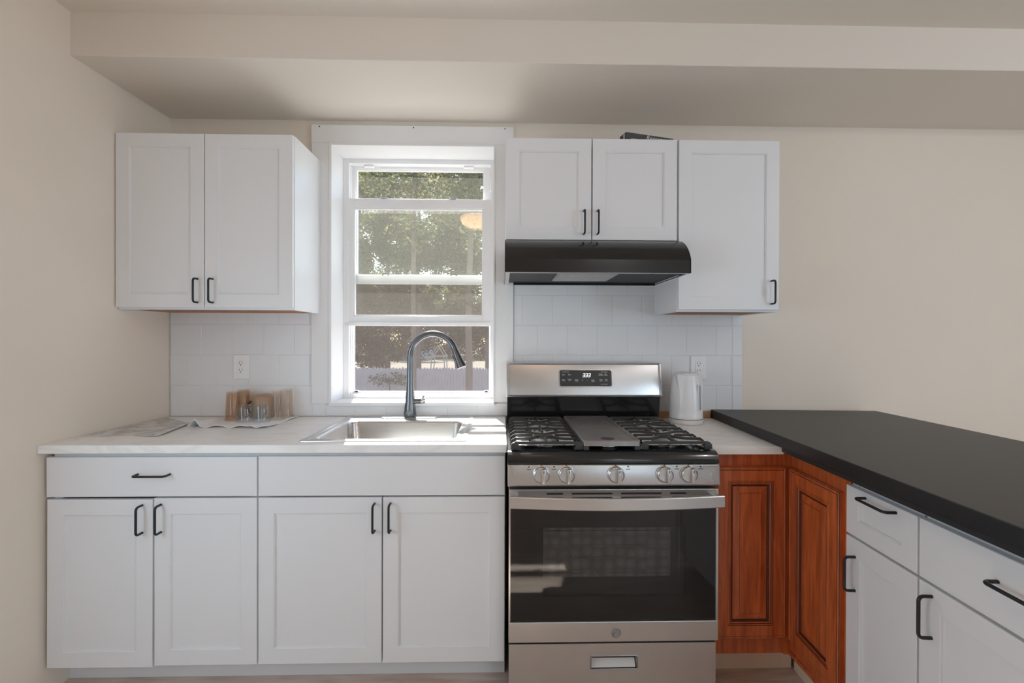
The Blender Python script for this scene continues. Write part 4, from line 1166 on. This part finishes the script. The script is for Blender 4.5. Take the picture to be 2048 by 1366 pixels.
# ================================================================== OUTSIDE
bm = B(); box(bm, -3200, 3200, 14, 6500, -54, -48); tag(obj('ground', bm, M_GROUND), None, None, None, 'structure')
fe = thing('picket_fence', 'weathered grey dog-ear picket fence across the yard', 'fence', (-150, 780, -48))
rnd = random.Random(3)
bm = B(); x = -900.0
while x < 300:
    zt = -1.0 + rnd.uniform(-.8, .8); wv = 5.4; dy = rnd.uniform(-.15, .15)
    pts = [(x, -47), (x + wv, -47), (x + wv, zt - 2.6), (x + wv / 2 + 1.2, zt), (x + wv / 2 - 1.2, zt), (x, zt - 2.6)]
    a = [bm.verts.new((px, 780 + dy, pz)) for px, pz in pts]; b = [bm.verts.new((px, 780.8 + dy, pz)) for px, pz in pts]
    bm.faces.new(a); bm.faces.new(b[::-1])
    for i in range(6): bm.faces.new((a[i], b[i], b[(i + 1) % 6], a[(i + 1) % 6]))
    x += 5.75
obj('pickets', bm, M_FENCE, fe)
for z in (-40, -12):
    bm = B(); box(bm, -900, 300, 780.9, 783, z, z + 3.5); obj('rail', bm, M_FENCE, fe)
for x in range(-896, 301, 96):
    bm = B(); box(bm, x - 2, x + 2, 783, 787, -48, -6); obj('post', bm, M_FENCE, fe)


def blob_leaves(bm, c, r, n, rnd, size, flat=1.0):
    for _ in range(n):
        v = Vector((rnd.gauss(0, 1), rnd.gauss(0, 1), rnd.gauss(0, 1))).normalized() * (rnd.random() ** .45)
        p = Vector(c) + Vector((v.x * r[0], v.y * r[1], v.z * r[2]))
        a = Vector((rnd.gauss(0, 1), rnd.gauss(0, 1), rnd.gauss(0, .6))).normalized(); b = a.orthogonal().normalized()
        b = (Matrix.Rotation(rnd.random() * 6.28, 3, a) @ b); s = size * rnd.uniform(.6, 1.3)
        q = [p - a * s * .8, p + b * s * .35, p + a * s * .8, p - b * s * .35]
        bm.faces.new([bm.verts.new(w_) for w_ in q])


def tree(name, label, x, y, crown, leaves, mleaf, trunk_r, trunk_top, seed, size, group=None, branches=8):
    """crown: list of ((dx,dy,z),(rx,ry,rz),share)"""
    rnd = random.Random(seed); t = thing(name, label, 'tree' if name != 'shrub' else 'shrub', (x, y, -48), 0, group)
    bm = B(); pts = []; sc = []
    for i in range(9):
        u = i / 8; pts.append((x + rnd.uniform(-.4, .4) * trunk_r * u * 2, y, -49 + (trunk_top + 49) * u)); sc.append(1.15 - .6 * u)
    tube(bm, pts, trunk_r, 10, scale=sc); obj('trunk', bm, M_BARK, t, smooth=60)
    bm = B()
    for k in range(branches):
        (dx, dy, z), r, sh = crown[k % len(crown)]
        z0 = max(-30, min(trunk_top - 5, z - r[2] * rnd.uniform(.3, .9))); e = Vector((x + dx + rnd.uniform(-.8, .8) * r[0], y + dy + rnd.uniform(-.8, .8) * r[1], z + rnd.uniform(-.7, .6) * r[2]))
        s = Vector((x, y, z0)); mid = (s + e) / 2 + Vector((0, 0, rnd.uniform(-6, 8)))
        tube(bm, [s, s * .6 + mid * .4, mid, mid * .5 + e * .5, e], trunk_r * .28, 6, scale=[1, .8, .6, .4, .15])
    obj('branches', bm, M_BARK, t, smooth=60)
    bm = B()
    for c_, r, sh in crown:
        n = int(leaves * sh); nb = 16
        for k in range(nb):
            v = Vector((rnd.gauss(0, 1), rnd.gauss(0, 1), rnd.gauss(0, 1))).normalized() * rnd.random() ** .5
            blob_leaves(bm, (x + c_[0] + v.x * r[0], y + c_[1] + v.y * r[1], c_[2] + v.z * r[2]), (r[0] * .36, r[1] * .36, r[2] * .3), n // nb, rnd, size)
    obj('foliage', bm, mleaf, t)
    return t


GT = 'trees behind the yard'
tree('yard_tree', 'tree with a slim trunk rising in front of the fence, behind the faucet', -147.6, 690, [((0, 0, 330), (120, 90, 120), 1.0)], 5000, M_LEAF1, 4.2, 420, 1, 5, branches=12)
tree('yard_tree', 'thicker tree in front of the fence, at the right edge of the window', -55, 690, [((-10, 0, 330), (110, 90, 130), .8), ((-30, 20, 130), (50, 40, 30), .2)], 5000, M_LEAF1, 5.4, 420, 2, 5, branches=12)
tree('evergreen_tree', 'dark dense evergreen tree behind the fence at the left of the window', -330, 900, [((10, 0, 75), (80, 60, 85), .7), ((70, 0, 20), (50, 40, 36), .3)], 12000, M_LEAF2, 5, 150, 3, 4.2)
tree('shrub', 'small leafy shrub hanging over the fence at the left', -205, 765, [((0, -8, -20), (40, 8, 17), 1.0)], 550, M_LEAF3, 1.2, -20, 4, 3, branches=9)
k = 5
spots = [(-560, 1320, M_LEAF2, 'dark'), (-450, 1250, M_LEAF3, 'olive'), (-345, 1330, M_LEAF1, 'green'), (-240, 1260, M_LEAF3, 'olive'), (-135, 1340, M_LEAF1, 'green'), (-40, 1270, M_LEAF3, 'olive'), (60, 1320, M_LEAF2, 'dark'), (-690, 1290, M_LEAF1, 'green'), (-830, 1330, M_LEAF3, 'olive'), (-970, 1270, M_LEAF2, 'dark')]
words = ['dark tree at the left window edge in the back row', 'olive tree second from the left in the back row', 'green tree third from the left in the back row', 'olive tree in the middle of the back row',
         'green tree right of the middle in the back row', 'olive tree second from the right in the back row', 'dark tree furthest right of the back row', 'green tree beyond the left edge of the window view', 'olive tree further beyond the left edge of the window view', 'dark tree at the left end of the fence']
for (x, y, m, _), wl in zip(spots, words):
    tree('background_tree', wl, x, y, [((0, 0, 150), (85, 70, 110), .3), ((0, 0, 330), (105, 80, 120), .4), ((0, 0, 520), (90, 70, 110), .3)], 24000, m, 7, 520, k, 7.2, GT, branches=14); k += 1
for i, x in enumerate((-1250, -930, -610, -290, 30)):
    tree('distant_tree', ['tall distant tree at the far left beyond the lawn', 'tall distant tree second from the left beyond the lawn', 'tall distant tree in the middle beyond the lawn', 'tall distant tree second from the right beyond the lawn', 'tall distant tree at the far right beyond the lawn'][i],
         x, 2900 + 60 * (i % 2), [((0, 0, 330), (220, 120, 300), .55), ((0, 0, 800), (210, 120, 300), .45)], 14000, M_LEAF2 if i % 2 else M_LEAF1, 14, 900, 40 + i, 13, 'distant trees beyond the lawn', branches=10)

rnd = random.Random(77); bm = B()
for k in range(150):
    blob_leaves(bm, (-1900 + 2300 * rnd.random(), 2560 + rnd.uniform(-60, 60), -30 + 330 * rnd.random() ** 1.3), (70, 40, 45), 130, rnd, 13)
tag(obj('undergrowth', bm, M_LEAF3), 'brown-green undergrowth closing off the lawn behind the trees', 'undergrowth', None, 'stuff')
rnd = random.Random(78); bm = B()
for k in range(230):
    blob_leaves(bm, (-1150 + 1400 * rnd.random(), 1430 + rnd.uniform(-30, 30), -5 + 150 * rnd.random()), (45, 25, 26), 130, rnd, 7)
tag(obj('undergrowth', bm, M_LEAF2), 'hanging low branches of the back row of trees', 'undergrowth', None, 'stuff')
pf_ = thing('play_frame', 'pale timber play frame with a pointed top beyond the fence', 'play frame', (-149, 1020, -48))
M_TIMBER = mat('pale_timber', (.62, .54, .44), .8)
for y in (1000, 1050):
    bm = B()
    tube(bm, [(-148.8, y, 37), (-166, y, 10)], 1.3, 6); tube(bm, [(-148.8, y, 37), (-132, y, 10)], 1.3, 6); tube(bm, [(-167, y, 11.5), (-131, y, 11.5)], 1.3, 6)
    obj('gable', bm, M_TIMBER, pf_)
    for x, xx in ((-163, -168), (-135, -131)):
        bm = B(); tube(bm, [(x, y, 11), (xx, y, -49)], 1.4, 6); obj('post', bm, M_TIMBER, pf_)
bm = B(); tube(bm, [(-148.8, 1000, 37), (-148.8, 1050, 37)], 1.2, 6); obj('ridge', bm, M_TIMBER, pf_)
hs = thing('house', 'small pale house far beyond the fence', 'house', (-400, 2300, -48))
bm = B(); box(bm, -470, -360, 2300, 2400, -48, 36); obj('wall', bm, mat('pale_siding', (.7, .7, .75), .8), hs)
bm = B(); xprism(bm, [(2290, 34), (2350, 80), (2410, 34)], -480, -350); obj('roof', bm, mat('grey_shingle', (.2, .19, .19), .9), hs)
bm = B(); box(bm, -420, -400, 2298.5, 2300.5, -10, 15); obj('window', bm, M_SLOT, hs)

bpy.context.view_layer.update()
